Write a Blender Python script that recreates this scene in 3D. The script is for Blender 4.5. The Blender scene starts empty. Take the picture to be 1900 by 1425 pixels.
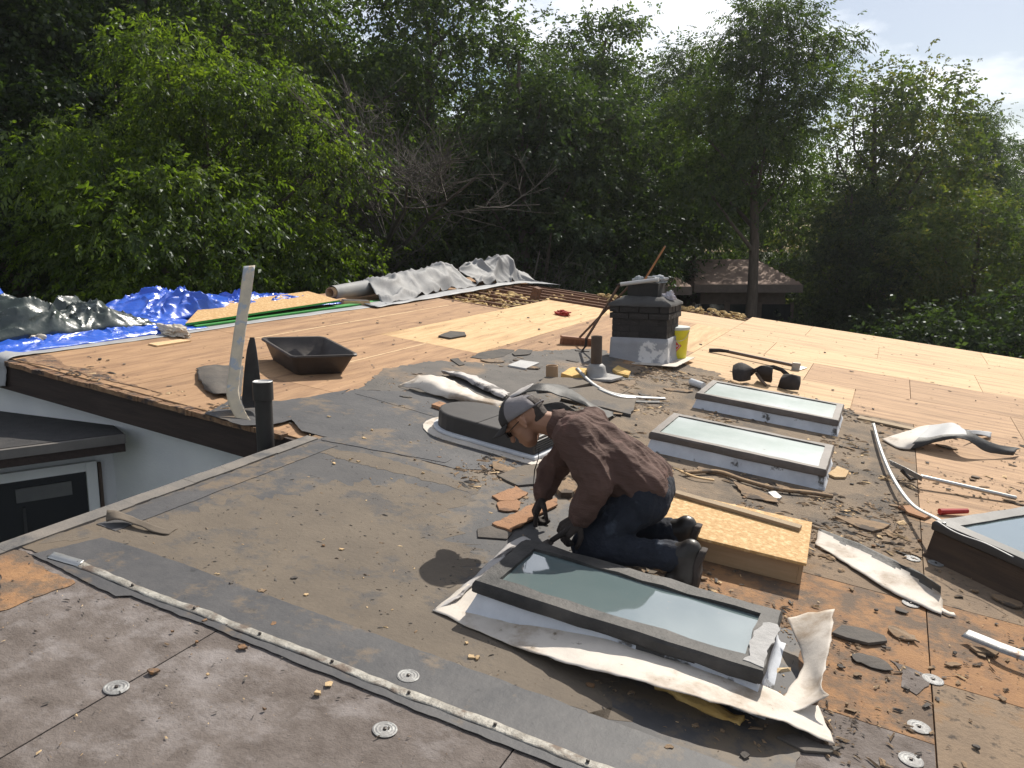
import bpy, bmesh, math, random
import numpy as np
from mathutils import Vector, Matrix, noise, Quaternion
random.seed(7)
S = bpy.context.scene
COL = S.collection
rad = math.radians

# ------------------------------------------------------------------ camera, sky, sun, exposure
PITCH = rad(9.6)
FPX = 1540.0                                   # focal length for a frame 1900 px wide
U = Vector((.90273059, -.4127641, -.12125704)) # along the roof, down its slope
V = Vector((.41761032, .90847601, .01652132))  # along the roof, level, away from the viewer
W = U.cross(V).normalized()                    # roof normal
HC = 1.65                                      # eye height above the roof
M = Matrix(((U.x, V.x, W.x, 0), (U.y, V.y, W.y, 0), (U.z, V.z, W.z, 0), (0, 0, 0, 1)))
MI = M.inverted()
CAMP = W * HC
cam = bpy.data.cameras.new('camera')
co = bpy.data.objects.new('camera', cam)
COL.objects.link(co)
co.location = CAMP
co.rotation_euler = (math.pi / 2 - PITCH, 0, 0)
cam.sensor_width = 36
cam.lens = FPX / 1900 * 36
cam.clip_start = .05
cam.clip_end = 3000
S.camera = co

SUN_AZ, SUN_EL = rad(32), rad(43)              # azimuth from +Y towards +X
sd = Vector((math.sin(SUN_AZ) * math.cos(SUN_EL), math.cos(SUN_AZ) * math.cos(SUN_EL), math.sin(SUN_EL)))
w = bpy.data.worlds.new('World')
S.world = w
w.use_nodes = True
nt = w.node_tree
bg = nt.nodes['Background']
sky = nt.nodes.new('ShaderNodeTexSky')
sky.sky_type = 'NISHITA'
sky.sun_disc = False
sky.sun_elevation = SUN_EL
sky.sun_rotation = SUN_AZ
sky.air_density = 1.0
sky.dust_density = 1.2
sky.ozone_density = 1.5
bg.inputs['Strength'].default_value = .068
tc = nt.nodes.new('ShaderNodeTexCoord')
mp = nt.nodes.new('ShaderNodeMapping')
mp.inputs['Scale'].default_value = (1, 1, 2.6)
mp.inputs['Location'].default_value = (.35, .1, .0)
nz = nt.nodes.new('ShaderNodeTexNoise')
nz.inputs['Scale'].default_value = 3.1
nz.inputs['Detail'].default_value = 9
nz.inputs['Roughness'].default_value = .58
rp_ = nt.nodes.new('ShaderNodeValToRGB')
rp_.color_ramp.elements[0].position = .46
rp_.color_ramp.elements[1].position = .66
mx = nt.nodes.new('ShaderNodeMixRGB')
mx.inputs['Color2'].default_value = (17.0, 17.2, 17.5, 1)
nt.links.new(tc.outputs['Generated'], mp.inputs['Vector'])
nt.links.new(mp.outputs['Vector'], nz.inputs['Vector'])
nt.links.new(nz.outputs['Fac'], rp_.inputs['Fac'])
nt.links.new(rp_.outputs['Color'], mx.inputs['Fac'])
nt.links.new(sky.outputs['Color'], mx.inputs['Color1'])
nt.links.new(mx.outputs['Color'], bg.inputs['Color'])

sl = bpy.data.lights.new('sun', 'SUN')
so = bpy.data.objects.new('sun', sl)
COL.objects.link(so)
so.rotation_euler = (-sd).to_track_quat('-Z', 'Y').to_euler()
so.location = sd * 60
sl.energy = 5.0
sl.angle = rad(.55)
sl.color = (1.0, .94, .84)
vs = S.view_settings
vs.view_transform = 'Standard'
vs.look = 'None'
vs.gamma = 1
vs.exposure = .36
S.render.engine = 'CYCLES'
S.cycles.use_denoising = True
S.cycles.max_bounces = 8
S.cycles.transparent_max_bounces = 8
S.cycles.caustics_reflective = False
S.cycles.caustics_refractive = False

# ------------------------------------------------------------------ coordinates
def ray(x, y):
    dx, dy = (x - 950) / FPX, (712.5 - y) / FPX
    c, s = math.cos(PITCH), math.sin(PITCH)
    return Vector((dx, c + dy * s, -s + dy * c))
def rp(x, y, h=0.0):
    """roof coordinates of a photograph point known to lie h above the roof"""
    d = MI.to_3x3() @ ray(x, y)
    t = (h - HC) / d.z
    return Vector((d.x * t, d.y * t, h))
def pv(x, y, v):
    d = MI.to_3x3() @ ray(x, y)
    t = v / d.y
    return Vector((d.x * t, v, HC + d.z * t))
def wy(x, y, Y):
    d = ray(x, y)
    return CAMP + d * ((Y - CAMP.y) / d.y)
def toworld(p):
    return M @ Vector(p)

# ------------------------------------------------------------------ materials
MATS = {}
def mk(name, c1, c2=None, scale=6, rough=.8, bump=.2, bscale=None, metal=0, stretch=(1, 1, 1), c3=None, c3pos=.62, c3scale=None,
       c3soft=.06, coat=0, spec=.35, detail=6, rnd=0, bdist=.012, bstretch=None, nrough=.6, c4=None, c4pos=.66, c4scale=40, c4soft=.05):
    if name in MATS:
        return MATS[name]
    m = bpy.data.materials.new(name)
    m.use_nodes = True
    n, l = m.node_tree.nodes, m.node_tree.links
    b = n['Principled BSDF']
    t = n.new('ShaderNodeTexCoord')
    g = n.new('ShaderNodeMapping')
    g.inputs['Scale'].default_value = stretch
    l.new(t.outputs['Object'], g.inputs['Vector'])
    if rnd:
        oi = n.new('ShaderNodeObjectInfo')
        cb = n.new('ShaderNodeVectorMath')
        cb.operation = 'SCALE'
        cb.inputs[0].default_value = (13.1, 7.7, 3.3)
        l.new(oi.outputs['Random'], cb.inputs['Scale'])
        l.new(cb.outputs['Vector'], g.inputs['Location'])
    def nse(sc, det=detail, ro=.6, src=g.outputs['Vector']):
        x = n.new('ShaderNodeTexNoise')
        x.inputs['Scale'].default_value = sc
        x.inputs['Detail'].default_value = det
        x.inputs['Roughness'].default_value = ro
        l.new(src, x.inputs['Vector'])
        return x
    c2 = c2 or tuple(v * .75 for v in c1)
    a = nse(scale, detail, nrough)
    r = n.new('ShaderNodeValToRGB')
    r.color_ramp.elements[0].position = .32
    r.color_ramp.elements[1].position = .68
    r.color_ramp.elements[0].color = (*c1, 1)
    r.color_ramp.elements[1].color = (*c2, 1)
    l.new(a.outputs['Fac'], r.inputs['Fac'])
    out = r.outputs['Color']
    def over(out, col, pos, sc, soft, src):
        q = nse(sc, 9, max(.62, nrough), src)
        k = n.new('ShaderNodeValToRGB')
        k.color_ramp.elements[0].position = pos - soft
        k.color_ramp.elements[1].position = pos + soft
        l.new(q.outputs['Fac'], k.inputs['Fac'])
        x = n.new('ShaderNodeMixRGB')
        x.inputs['Color2'].default_value = (*col, 1)
        l.new(k.outputs['Color'], x.inputs['Fac'])
        l.new(out, x.inputs['Color1'])
        return x.outputs['Color']
    if c3:
        out = over(out, c3, c3pos, c3scale or scale * .3, c3soft, g.outputs['Vector'])
    if c4:
        out = over(out, c4, c4pos, c4scale, c4soft, t.outputs['Object'])
    if rnd:
        hs = n.new('ShaderNodeHueSaturation')
        mr = n.new('ShaderNodeMapRange')
        mr.inputs['To Min'].default_value = 1 - rnd
        mr.inputs['To Max'].default_value = 1 + rnd
        l.new(oi.outputs['Random'], mr.inputs['Value'])
        l.new(mr.outputs['Result'], hs.inputs['Value'])
        l.new(out, hs.inputs['Color'])
        out = hs.outputs['Color']
    l.new(out, b.inputs['Base Color'])
    b.inputs['Roughness'].default_value = rough
    b.inputs['Metallic'].default_value = metal
    b.inputs['Specular IOR Level'].default_value = spec
    b.inputs['Coat Weight'].default_value = coat
    b.inputs['Coat Roughness'].default_value = .08
    if bump:
        bs_ = g.outputs['Vector']
        if bstretch:
            g2 = n.new('ShaderNodeMapping')
            g2.inputs['Scale'].default_value = bstretch[:3]
            g2.inputs['Rotation'].default_value = bstretch[3:]
            l.new(t.outputs['Object'], g2.inputs['Vector'])
            bs_ = g2.outputs['Vector']
        z = nse(bscale or scale * 4, 8, .65, bs_)
        bp = n.new('ShaderNodeBump')
        bp.inputs['Strength'].default_value = min(1, bump)
        bp.inputs['Distance'].default_value = bdist
        l.new(z.outputs['Fac'], bp.inputs['Height'])
        l.new(bp.outputs['Normal'], b.inputs['Normal'])
    MATS[name] = m
    return m

PLY_T = mk('plywood_weathered', (.315, .185, .098), (.40, .245, .135), 6, .85, .35, 60, stretch=(5, .5, 1), rnd=.1,
           c3=(.235, .135, .075), c3pos=.555, c3scale=2.6, c3soft=.10, c4=(.09, .06, .042), c4pos=.695, c4scale=11, c4soft=.03)
PLY_U = mk('plywood_weathered_cross', (.355, .222, .128), (.45, .29, .17), 6, .85, .35, 60, stretch=(.5, 5, 1), rnd=.1,
           c3=(.25, .155, .09), c3pos=.565, c3scale=2.8, c3soft=.10, c4=(.10, .065, .045), c4pos=.71, c4scale=11, c4soft=.025)
PLY_B = mk('plywood_new', (.49, .315, .15), (.64, .43, .23), 6, .8, .25, 60, stretch=(4, .4, 1), rnd=.06,
           c3=(.40, .245, .115), c3pos=.59, c3scale=2.4, c3soft=.09, c4=(.16, .10, .06), c4pos=.735, c4scale=13, c4soft=.02)
PLY_BU = mk('plywood_new_cross', (.48, .32, .17), (.58, .39, .215), 6, .8, .25, 60, stretch=(.4, 4, 1), rnd=.08,
            c3=(.37, .235, .125), c3pos=.575, c3scale=2.4, c3soft=.10, c4=(.16, .10, .06), c4pos=.725, c4scale=13, c4soft=.02)
FIBER = mk('fiberboard_facer', (.085, .067, .057), (.165, .139, .125), 8, .9, .6, 70, nrough=.69, detail=10, c3=(.225, .20, .19), c3pos=.585, c3scale=4.5, c3soft=.09,
           c4=(.26, .135, .06), c4pos=.74, c4scale=7, c4soft=.03, rnd=.06)
FIB_O = mk('fiberboard_bare', (.31, .17, .08), (.22, .12, .062), 9, .92, .5, 70, c3=(.125, .09, .065), c3pos=.515, c3scale=4, c3soft=.06,
           c4=(.05, .04, .035), c4pos=.64, c4scale=16, c4soft=.03, rnd=.06, nrough=.70)
FIB_D = mk('fiberboard_dirty', (.17, .125, .088), (.25, .18, .12), 4, .95, .55, 60, c3=(.26, .15, .07), c3pos=.63, c3scale=2.2, c3soft=.06,
           c4=(.055, .045, .038), c4pos=.60, c4scale=12, c4soft=.05, rnd=.06, nrough=.70)
EPDM = mk('rubber_membrane', (.062, .060, .062), (.095, .090, .088), 3, .65, .18, 30, c3=(.138, .109, .08), c3pos=.53, c3scale=1.5, c3soft=.035,
          c4=(.035, .034, .034), c4pos=.66, c4scale=9, c4soft=.05, spec=.25, nrough=.70)
EPDM2 = mk('rubber_membrane_clean', (.056, .056, .060), (.092, .088, .088), 4, .6, .25, 30, c3=(.15, .115, .082), c3pos=.575, c3scale=2.2, c3soft=.04, spec=.28, c4=(.03, .03, .03), c4pos=.67, c4scale=10, c4soft=.05, nrough=.70)
EPDMT = mk('rubber_membrane_tan', (.108, .087, .067), (.148, .119, .089), 3, .85, .3, 40, c3=(.085, .077, .072), c3pos=.56, c3scale=1.9, c3soft=.035,
           c4=(.045, .038, .032), c4pos=.67, c4scale=14, c4soft=.04, nrough=.70)
RUB_BLK = mk('black_rubber', (.022, .021, .021), (.042, .04, .038), 8, .6, .3, 40)
WHITE_M = mk('white_membrane', (.64, .58, .51), (.50, .445, .385), 4, .75, .2, 25, c3=(.32, .25, .185), c3pos=.60, c3scale=5, c3soft=.08, c4=(.17, .135, .10), c4pos=.68, c4scale=20, c4soft=.03)
WHITE_P = mk('white_coating', (.62, .64, .68), (.45, .47, .51), 6, .6, .3, 25, c3=(.09, .085, .08), c3pos=.60, c3scale=5, c3soft=.02)
GREYMEM = mk('grey_membrane', (.22, .22, .225), (.29, .285, .28), 4, .72, .15, 18, spec=.3)
GREYMEM2 = mk('grey_membrane_flat', (.27, .275, .285), (.34, .34, .345), 3, .6, .12, 20, c3=(.22, .2, .18), c3pos=.64, c3scale=2, c3soft=.1)
TAR = mk('black_sealant', (.022, .022, .022), (.075, .068, .062), 7, .62, .5, 30)
FRAME = mk('skylight_frame', (.085, .072, .064), (.15, .125, .11), 6, .6, .25, 30)
BRONZE = mk('dark_bronze', (.045, .038, .034), (.07, .058, .05), 5, .45, .1, 20, metal=.3)
METAL = mk('galvanised', (.34, .34, .34), (.24, .235, .23), 9, .5, .3, 40, metal=.4, c3=(.22, .13, .08), c3pos=.66, c3scale=8, c3soft=.04)
PLATE = mk('plate_metal', (.26, .255, .25), (.17, .165, .16), 30, .6, .3, 60, metal=.25, c3=(.33, .33, .32), c3pos=.55, c3scale=25)
METAL_S = mk('bright_steel', (.40, .40, .39), (.52, .52, .51), 9, .4, .05, 40, metal=.85)
STRIPM = mk('painted_strip', (.60, .50, .36), (.47, .40, .31), 12, .55, .2, 40, c3=(.36, .38, .41), c3pos=.55, c3scale=9, c3soft=.03, metal=.1)
PIPEB = mk('black_pipe', (.022, .020, .019), (.035, .032, .03), 6, .5, .08, 30)
PIPEBR = mk('brown_pipe', (.06, .04, .03), (.09, .065, .05), 8, .6, .2, 30)
LEAD = mk('lead_boot', (.24, .23, .22), (.33, .32, .31), 8, .6, .25, 30)
TUB = mk('black_tub_plastic', (.040, .034, .032), (.062, .052, .048), 5, .5, .12, 40, c3=(.11, .09, .075), c3pos=.66, c3scale=4, c3soft=.09)
BRICK = mk('black_painted_brick', (.018, .016, .015), (.036, .032, .030), 9, .8, .6, 50, rnd=.25)
MORT = mk('black_mortar', (.020, .019, .018), (.03, .028, .027), 12, .9, .5, 60)
CEM = mk('cement_wash', (.055, .052, .05), (.085, .082, .08), 8, .9, .6, 40)
CHW = mk('grey_lower_render', (.26, .26, .275), (.33, .33, .345), 5, .85, .35, 30, c3=(.62, .60, .585), c3pos=.60, c3scale=2.2, c3soft=.012)
WOOD = mk('pale_wood', (.55, .36, .18), (.66, .47, .27), 6, .8, .3, 40, stretch=(6, .6, 6), rnd=.1)
WOODG = mk('grey_wood', (.27, .20, .13), (.38, .29, .19), 7, .85, .4, 40, stretch=(.7, 7, 7), rnd=.1)
WOODD = mk('old_joist_wood', (.125, .062, .038), (.19, .10, .06), 6, .85, .4, 40, stretch=(.5, 8, 8), rnd=.15)
BROWNB = mk('brown_board', (.28, .145, .075), (.36, .20, .11), 8, .9, .5, 50, rnd=.1, c3=(.16, .09, .055), c3pos=.57, c3scale=8, c3soft=.05)
OSB = mk('osb', (.53, .335, .145), (.39, .225, .085), 55, .8, .3, 70, c3=(.62, .43, .22), c3pos=.56, c3scale=38, c3soft=.05, detail=3)
GREEN = mk('green_edge_paint', (.05, .30, .06), (.04, .22, .05), 8, .7, .2, 30)
YFOAM = mk('yellow_foam', (.66, .45, .17), (.52, .32, .10), 14, .9, .6, 40)
TARP_B = mk('blue_tarp', (.016, .085, .50), (.022, .11, .58), 9, .32, .35, 24, spec=.6, coat=.25)
TARP_G = mk('dark_green_tarp', (.024, .036, .032), (.04, .055, .047), 8, .30, .4, 22, spec=.6, coat=.3)
RAG = mk('cream_rag', (.62, .56, .47), (.5, .44, .36), 9, .9, .3, 30)
PLAST_W = mk('white_plastic', (.52, .51, .49), (.45, .44, .43), 5, .4, .05, 20)
PLAST_Y = mk('yellow_plastic', (.66, .60, .04), (.58, .52, .03), 5, .4, .05, 20)
PLAST_R = mk('red_print', (.50, .06, .03), (.42, .05, .03), 5, .5, .05, 20)
CARD = mk('cardboard', (.33, .21, .12), (.42, .28, .17), 8, .85, .15, 30)
RED = mk('red_plastic', (.45, .035, .03), (.33, .03, .03), 8, .5, .1, 20)
BLACKC = mk('black_nylon', (.022, .018, .017), (.038, .03, .027), 14, .8, .5, 60)
WALLW = mk('white_stucco', (.74, .74, .73), (.66, .66, .66), 3, .9, .3, 80)
TRIMW = mk('white_trim', (.78, .78, .76), (.7, .7, .68), 5, .6, .1, 20)
FASC = mk('brown_fascia', (.030, .021, .018), (.050, .034, .028), 7, .8, .3, 40, stretch=(.6, 6, 6))
ROT = mk('rotten_edge', (.16, .085, .05), (.30, .19, .11), 12, .95, .8, 40, c3=(.06, .045, .04), c3pos=.55, c3scale=9, c3soft=.05)
SHING_D = mk('dark_felt_roofing', (.030, .029, .030), (.05, .047, .046), 12, .9, .6, 60)
SHING_B = mk('brown_shingle', (.20, .135, .105), (.26, .18, .14), 12, .9, .4, 40)
WALLD = mk('dark_brown_siding', (.07, .05, .04), (.10, .075, .06), 6, .9, .2, 30)
INSUL = mk('insulation', (.58, .42, .20), (.46, .31, .13), 14, .95, .9, 40, c3=(.26, .17, .09), c3pos=.62, c3scale=10)
GRASS = mk('forest_floor', (.030, .045, .014), (.06, .05, .025), 1.2, .95, .6, 8, c3=(.05, .085, .02), c3pos=.56, c3scale=.35)
CHIP = mk('debris_chip', (.17, .12, .08), (.30, .20, .115), 9, .95, .4, 60, c3=(.085, .066, .052), c3pos=.54, c3scale=6, c3soft=.03)
CHIP_L = mk('pale_wood_chip', (.46, .30, .15), (.56, .42, .25), 12, .9, .4, 60, rnd=.15)
CHIP_D = mk('dark_membrane_scrap', (.055, .050, .046), (.10, .085, .072), 8, .85, .4, 40, rnd=.2)
SKIN = mk('skin', (.30, .155, .095), (.34, .18, .115), 12, .55, .1, 60)
HAIR = mk('dark_hair', (.03, .021, .017), (.055, .038, .03), 40, .7, .5, 90)
SHIRT = mk('brown_shirt', (.076, .043, .034), (.104, .058, .046), 5, .9, .7, 7, c3=(.165, .085, .07), c3pos=.66, c3scale=6, c3soft=.1, bdist=.03, bstretch=(.7, .7, 3.2, 0, .7, 0))
JEANS = mk('dark_jeans', (.014, .016, .023), (.024, .028, .040), 10, .9, 1, 12, c3=(.075, .09, .12), c3pos=.66, c3scale=7, c3soft=.08, bdist=.02)
BOOT = mk('black_leather', (.020, .017, .015), (.032, .027, .024), 8, .38, .2, 30)
SOLE = mk('boot_sole', (.035, .026, .022), (.05, .04, .034), 9, .8, .3, 40)
CAPM = mk('grey_cap', (.17, .155, .16), (.21, .195, .20), 10, .9, .3, 60)
CAPD = mk('dark_cap', (.030, .028, .028), (.045, .04, .04), 10, .85, .3, 60)
GLOVE = mk('dark_glove', (.024, .019, .017), (.045, .033, .028), 14, .85, .4, 60)
BARK = mk('bark', (.055, .042, .033), (.095, .075, .06), 5, .95, .9, 20, stretch=(3, 3, .6))
BARKG = mk('grey_dead_bark', (.065, .058, .05), (.10, .088, .076), 5, .95, .5, 20, stretch=(3, 3, .6))

def glass_mat(name, col, rough=.06, c2=None):
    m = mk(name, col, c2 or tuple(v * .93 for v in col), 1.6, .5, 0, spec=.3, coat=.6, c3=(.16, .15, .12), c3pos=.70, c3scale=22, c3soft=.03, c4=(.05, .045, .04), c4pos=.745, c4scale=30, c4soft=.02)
    return m
def clear_glass():
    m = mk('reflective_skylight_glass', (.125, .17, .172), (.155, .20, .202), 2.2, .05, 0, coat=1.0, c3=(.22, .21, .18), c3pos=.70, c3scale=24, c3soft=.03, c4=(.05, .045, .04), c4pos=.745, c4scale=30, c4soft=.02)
    b = m.node_tree.nodes['Principled BSDF']
    b.inputs['IOR'].default_value = 2.1
    b.inputs['Specular IOR Level'].default_value = .5
    b.inputs['Coat Roughness'].default_value = .03
    b.inputs['Coat IOR'].default_value = 1.7
    return m
GLASS = clear_glass()
GLASS2 = glass_mat('dusty_skylight_glass', (.20, .265, .25), c2=(.40, .445, .455))
def pane_mat():
    m = bpy.data.materials.new('dark_window_glass')
    m.use_nodes = True
    b = m.node_tree.nodes['Principled BSDF']
    b.inputs['Base Color'].default_value = (.012, .014, .016, 1)
    b.inputs['Roughness'].default_value = .06
    return m
PANE = pane_mat()

def leaf_mat(name, c1, c2, c3, tr=.45):
    m = bpy.data.materials.new(name)
    m.use_nodes = True
    n, l = m.node_tree.nodes, m.node_tree.links
    n.remove(n['Principled BSDF'])
    at = n.new('ShaderNodeAttribute')
    at.attribute_name = 'tint'
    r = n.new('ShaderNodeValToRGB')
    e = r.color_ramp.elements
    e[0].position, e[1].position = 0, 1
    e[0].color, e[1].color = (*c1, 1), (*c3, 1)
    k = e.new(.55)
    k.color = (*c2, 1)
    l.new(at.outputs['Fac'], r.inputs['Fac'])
    d = n.new('ShaderNodeBsdfDiffuse')
    t = n.new('ShaderNodeBsdfTranslucent')
    g = n.new('ShaderNodeBsdfGlossy')
    g.inputs['Roughness'].default_value = .42
    g.inputs['Color'].default_value = (.9, .95, 1, 1)
    br = n.new('ShaderNodeMixRGB')
    br.blend_type = 'MULTIPLY'
    br.inputs['Fac'].default_value = 1
    br.inputs['Color2'].default_value = (1.5, 1.7, .55, 1)
    l.new(r.outputs['Color'], d.inputs['Color'])
    l.new(r.outputs['Color'], br.inputs['Color1'])
    l.new(br.outputs['Color'], t.inputs['Color'])
    a = n.new('ShaderNodeMixShader')
    a.inputs['Fac'].default_value = tr
    l.new(d.outputs[0], a.inputs[1])
    l.new(t.outputs[0], a.inputs[2])
    b = n.new('ShaderNodeMixShader')
    b.inputs['Fac'].default_value = .018
    l.new(a.outputs[0], b.inputs[1])
    l.new(g.outputs[0], b.inputs[2])
    l.new(b.outputs[0], n['Material Output'].inputs['Surface'])
    return m
LEAF_Y = leaf_mat('bright_leaves', (.04, .064, .012), (.08, .115, .018), (.13, .165, .026), .58)
LEAF_G = leaf_mat('green_leaves', (.025, .042, .012), (.046, .071, .018), (.085, .112, .026), .52)
LEAF_D = leaf_mat('dark_leaves', (.018, .031, .011), (.033, .052, .016), (.058, .083, .023), .45)
LEAF_B = leaf_mat('brownish_leaves', (.040, .060, .016), (.066, .088, .022), (.12, .11, .032), .5)

# ------------------------------------------------------------------ mesh helpers
class MB:
    def __init__(s):
        s.v, s.f, s.m = [], [], []
    def add(s, vs_, fs, mi=0):
        o = len(s.v)
        s.v += [tuple(p) for p in vs_]
        s.f += [tuple(i + o for i in f) for f in fs]
        s.m += [mi] * len(fs)
        return s
    def box(s, c, d, rot=None, mi=0, taper=1.0):
        x, y, z = d[0] / 2, d[1] / 2, d[2] / 2
        P = [Vector((a * x * (taper if e > 0 else 1), b * y * (taper if e > 0 else 1), e * z)) for e in (-1, 1) for a, b in ((-1, -1), (1, -1), (1, 1), (-1, 1))]
        if rot is not None:
            P = [rot @ p for p in P]
        P = [p + Vector(c) for p in P]
        return s.add(P, [(3, 2, 1, 0), (4, 5, 6, 7), (0, 1, 5, 4), (1, 2, 6, 5), (2, 3, 7, 6), (3, 0, 4, 7)], mi)
    def bbox(s, a, b, mi=0):
        a, b = Vector(a), Vector(b)
        return s.box((a + b) / 2, [abs(v) for v in (b - a)], mi=mi)
    def prism(s, poly, z0, z1, mi=0):
        n = len(poly)
        P = [(p[0], p[1], z0) for p in poly] + [(p[0], p[1], z1) for p in poly]
        return s.add(P, [tuple(range(n))[::-1], tuple(range(n, 2 * n))] + [(i, (i + 1) % n, n + (i + 1) % n, n + i) for i in range(n)], mi)
    def tube(s, pts, rads, n=8, mi=0, cap=True, flat=None):
        pts = [Vector(p) for p in pts]
        if not hasattr(rads, '__len__'):
            rads = [rads] * len(pts)
        up = Vector((.3, .2, 1)).normalized()
        vs_, k = [], len(pts)
        for i, p in enumerate(pts):
            t = (pts[min(i + 1, k - 1)] - pts[max(i - 1, 0)]).normalized()
            a = t.cross(up)
            if a.length < 1e-3:
                a = t.cross(Vector((1, 0, 0)))
            a.normalize()
            b = t.cross(a).normalized()
            fa, fb = (1, 1) if flat is None else flat
            for j in range(n):
                q = 2 * math.pi * j / n
                vs_.append(p + (a * math.cos(q) * fa + b * math.sin(q) * fb) * rads[i])
        fs = [(i * n + j, i * n + (j + 1) % n, (i + 1) * n + (j + 1) % n, (i + 1) * n + j) for i in range(k - 1) for j in range(n)]
        if cap:
            fs += [tuple(range(n))[::-1], tuple(range((k - 1) * n, k * n))]
        return s.add(vs_, fs, mi)
    def lathe(s, prof, c=(0, 0, 0), n=20, mi=0):
        c = Vector(c)
        vs_ = [c + Vector((r * math.cos(2 * math.pi * j / n), r * math.sin(2 * math.pi * j / n), z)) for r, z in prof for j in range(n)]
        k = len(prof)
        fs = [(i * n + j, i * n + (j + 1) % n, (i + 1) * n + (j + 1) % n, (i + 1) * n + j) for i in range(k - 1) for j in range(n)]
        fs += [tuple(range(n))[::-1], tuple(range((k - 1) * n, k * n))]
        return s.add(vs_, fs, mi)
    def grid(s, P, mi=0, closed=False):
        r, c = len(P), len(P[0])
        return s.add([p for row in P for p in row], [(i * c + j, i * c + (j + 1) % c, (i + 1) * c + (j + 1) % c, (i + 1) * c + j)
                     for i in range(r - 1) for j in range(c if closed else c - 1)], mi)
    def caps(s, a, ra, b, rb, n=12, k=4, sq=1.0):
        """rounded cone from a to b"""
        a, b = Vector(a), Vector(b)
        t = (b - a).normalized()
        pts, rr = [], []
        for i in range(k + 1):
            q = math.pi / 2 * i / k
            pts.append(a - t * ra * math.cos(q)); rr.append(max(1e-4, ra * math.sin(q)))
        for i in range(k + 1):
            q = math.pi / 2 * (1 - i / k)
            pts.append(b + t * rb * math.cos(q)); rr.append(max(1e-4, rb * math.sin(q)))
        up = Vector((0, 0, 1)) if abs(t.z) < .9 else Vector((1, 0, 0))
        e = t.cross(up).normalized()
        f = t.cross(e).normalized()
        vs_ = [p + (e * math.cos(2 * math.pi * j / n) * sq + f * math.sin(2 * math.pi * j / n)) * r for p, r in zip(pts, rr) for j in range(n)]
        K = len(pts)
        fs = [(i * n + j, i * n + (j + 1) % n, (i + 1) * n + (j + 1) % n, (i + 1) * n + j) for i in range(K - 1) for j in range(n)]
        fs += [tuple(range(n))[::-1], tuple(range((K - 1) * n, K * n))]
        return s.add(vs_, fs, 0)
    def mesh(s, name, mats, smooth=False):
        me = bpy.data.meshes.new(name)
        me.from_pydata(s.v, [], s.f)
        for q in (mats if isinstance(mats, (list, tuple)) else [mats]):
            me.materials.append(q)
        if len(me.materials) > 1:
            me.polygons.foreach_set('material_index', s.m)
        if smooth:
            me.polygons.foreach_set('use_smooth', [True] * len(me.polygons))
        me.update()
        bm = bmesh.new(); bm.from_mesh(me)
        bmesh.ops.recalc_face_normals(bm, faces=bm.faces)
        bm.to_mesh(me); bm.free()
        return me
    def obj(s, name, mats, parent=None, smooth=False, bevel=0, mat4=None, solid=0, auto=None):
        o = bpy.data.objects.new(name, s.mesh(name, mats, smooth or auto is not None))
        COL.objects.link(o)
        if mat4 is not None:
            o.matrix_world = mat4
        if parent is not None:
            o.parent = parent
        if solid:
            q = o.modifiers.new('s', 'SOLIDIFY'); q.thickness = solid; q.offset = 0
        if bevel:
            q = o.modifiers.new('b', 'BEVEL'); q.width = bevel; q.segments = 2; q.limit_method = 'ANGLE'; q.angle_limit = rad(40)
        if auto is not None:
            o.data.set_sharp_from_angle(angle=rad(auto))
        return o

def tag(o, label, cat, group=None, kind=None):
    if label: o['label'] = label
    if cat: o['category'] = cat
    if group: o['group'] = group
    if kind: o['kind'] = kind
    return o
def rmat(p, rot=0.0, upright=False):
    """matrix of a thing standing on the roof at roof point p, turned by rot about its up axis"""
    if upright:
        base = math.atan2(U.y, U.x)
        return Matrix.Translation(toworld(p)) @ Matrix.Rotation(base + rot, 4, 'Z')
    return M @ Matrix.Translation(Vector(p)) @ Matrix.Rotation(rot, 4, 'Z')
def thing(name, label, cat, p, rot=0.0, group=None, upright=False, m4=None):
    o = bpy.data.objects.new(name, None)
    o.empty_display_size = .1
    COL.objects.link(o)
    o.matrix_world = m4 if m4 is not None else rmat(p, rot, upright)
    return tag(o, label, cat, group)
def part(name, mb, mats, parent, **k):
    return mb.obj(name, mats, parent, **k)
def nz3(p, s=1.0, o=0.0):
    return noise.noise(Vector((p[0] * s + o, p[1] * s - o * .7, (p[2] if len(p) > 2 else 0) * s + o * .3)))
def rough_poly(pts, amp=.012, step=.05, seed=0):
    """an outline with ragged edges"""
    out, n = [], len(pts)
    for i in range(n):
        a, b = Vector(pts[i][:2]), Vector(pts[(i + 1) % n][:2])
        L = (b - a).length
        k = max(1, int(L / step))
        d = (b - a).normalized() if L else Vector((1, 0))
        nn = Vector((-d.y, d.x))
        for j in range(k):
            p = a.lerp(b, j / k)
            q = 0 if j == 0 else amp * (nz3((p.x, p.y, seed * 3.7), 7) + .7 * nz3((p.x, p.y, seed * 1.3), 23) + .4 * nz3((p.x, p.y, seed * 2.3), 61))
            out.append(p + nn * q * 1.6)
    return out
def crom(a, b, c, d, t):
    return .5 * ((2 * b) + (c - a) * t + (2 * a - 5 * b + 4 * c - d) * t * t + (3 * b - a - 3 * c + d) * t ** 3)
def smooth_line(P, k):
    P = [Vector(p) for p in P]
    out = []
    for i in range(len(P) - 1):
        a, b, c, d = P[max(i - 1, 0)], P[i], P[i + 1], P[min(i + 2, len(P) - 1)]
        for j in range(k):
            out.append(crom(a, b, c, d, j / k))
    out.append(P[-1])
    return out
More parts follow.
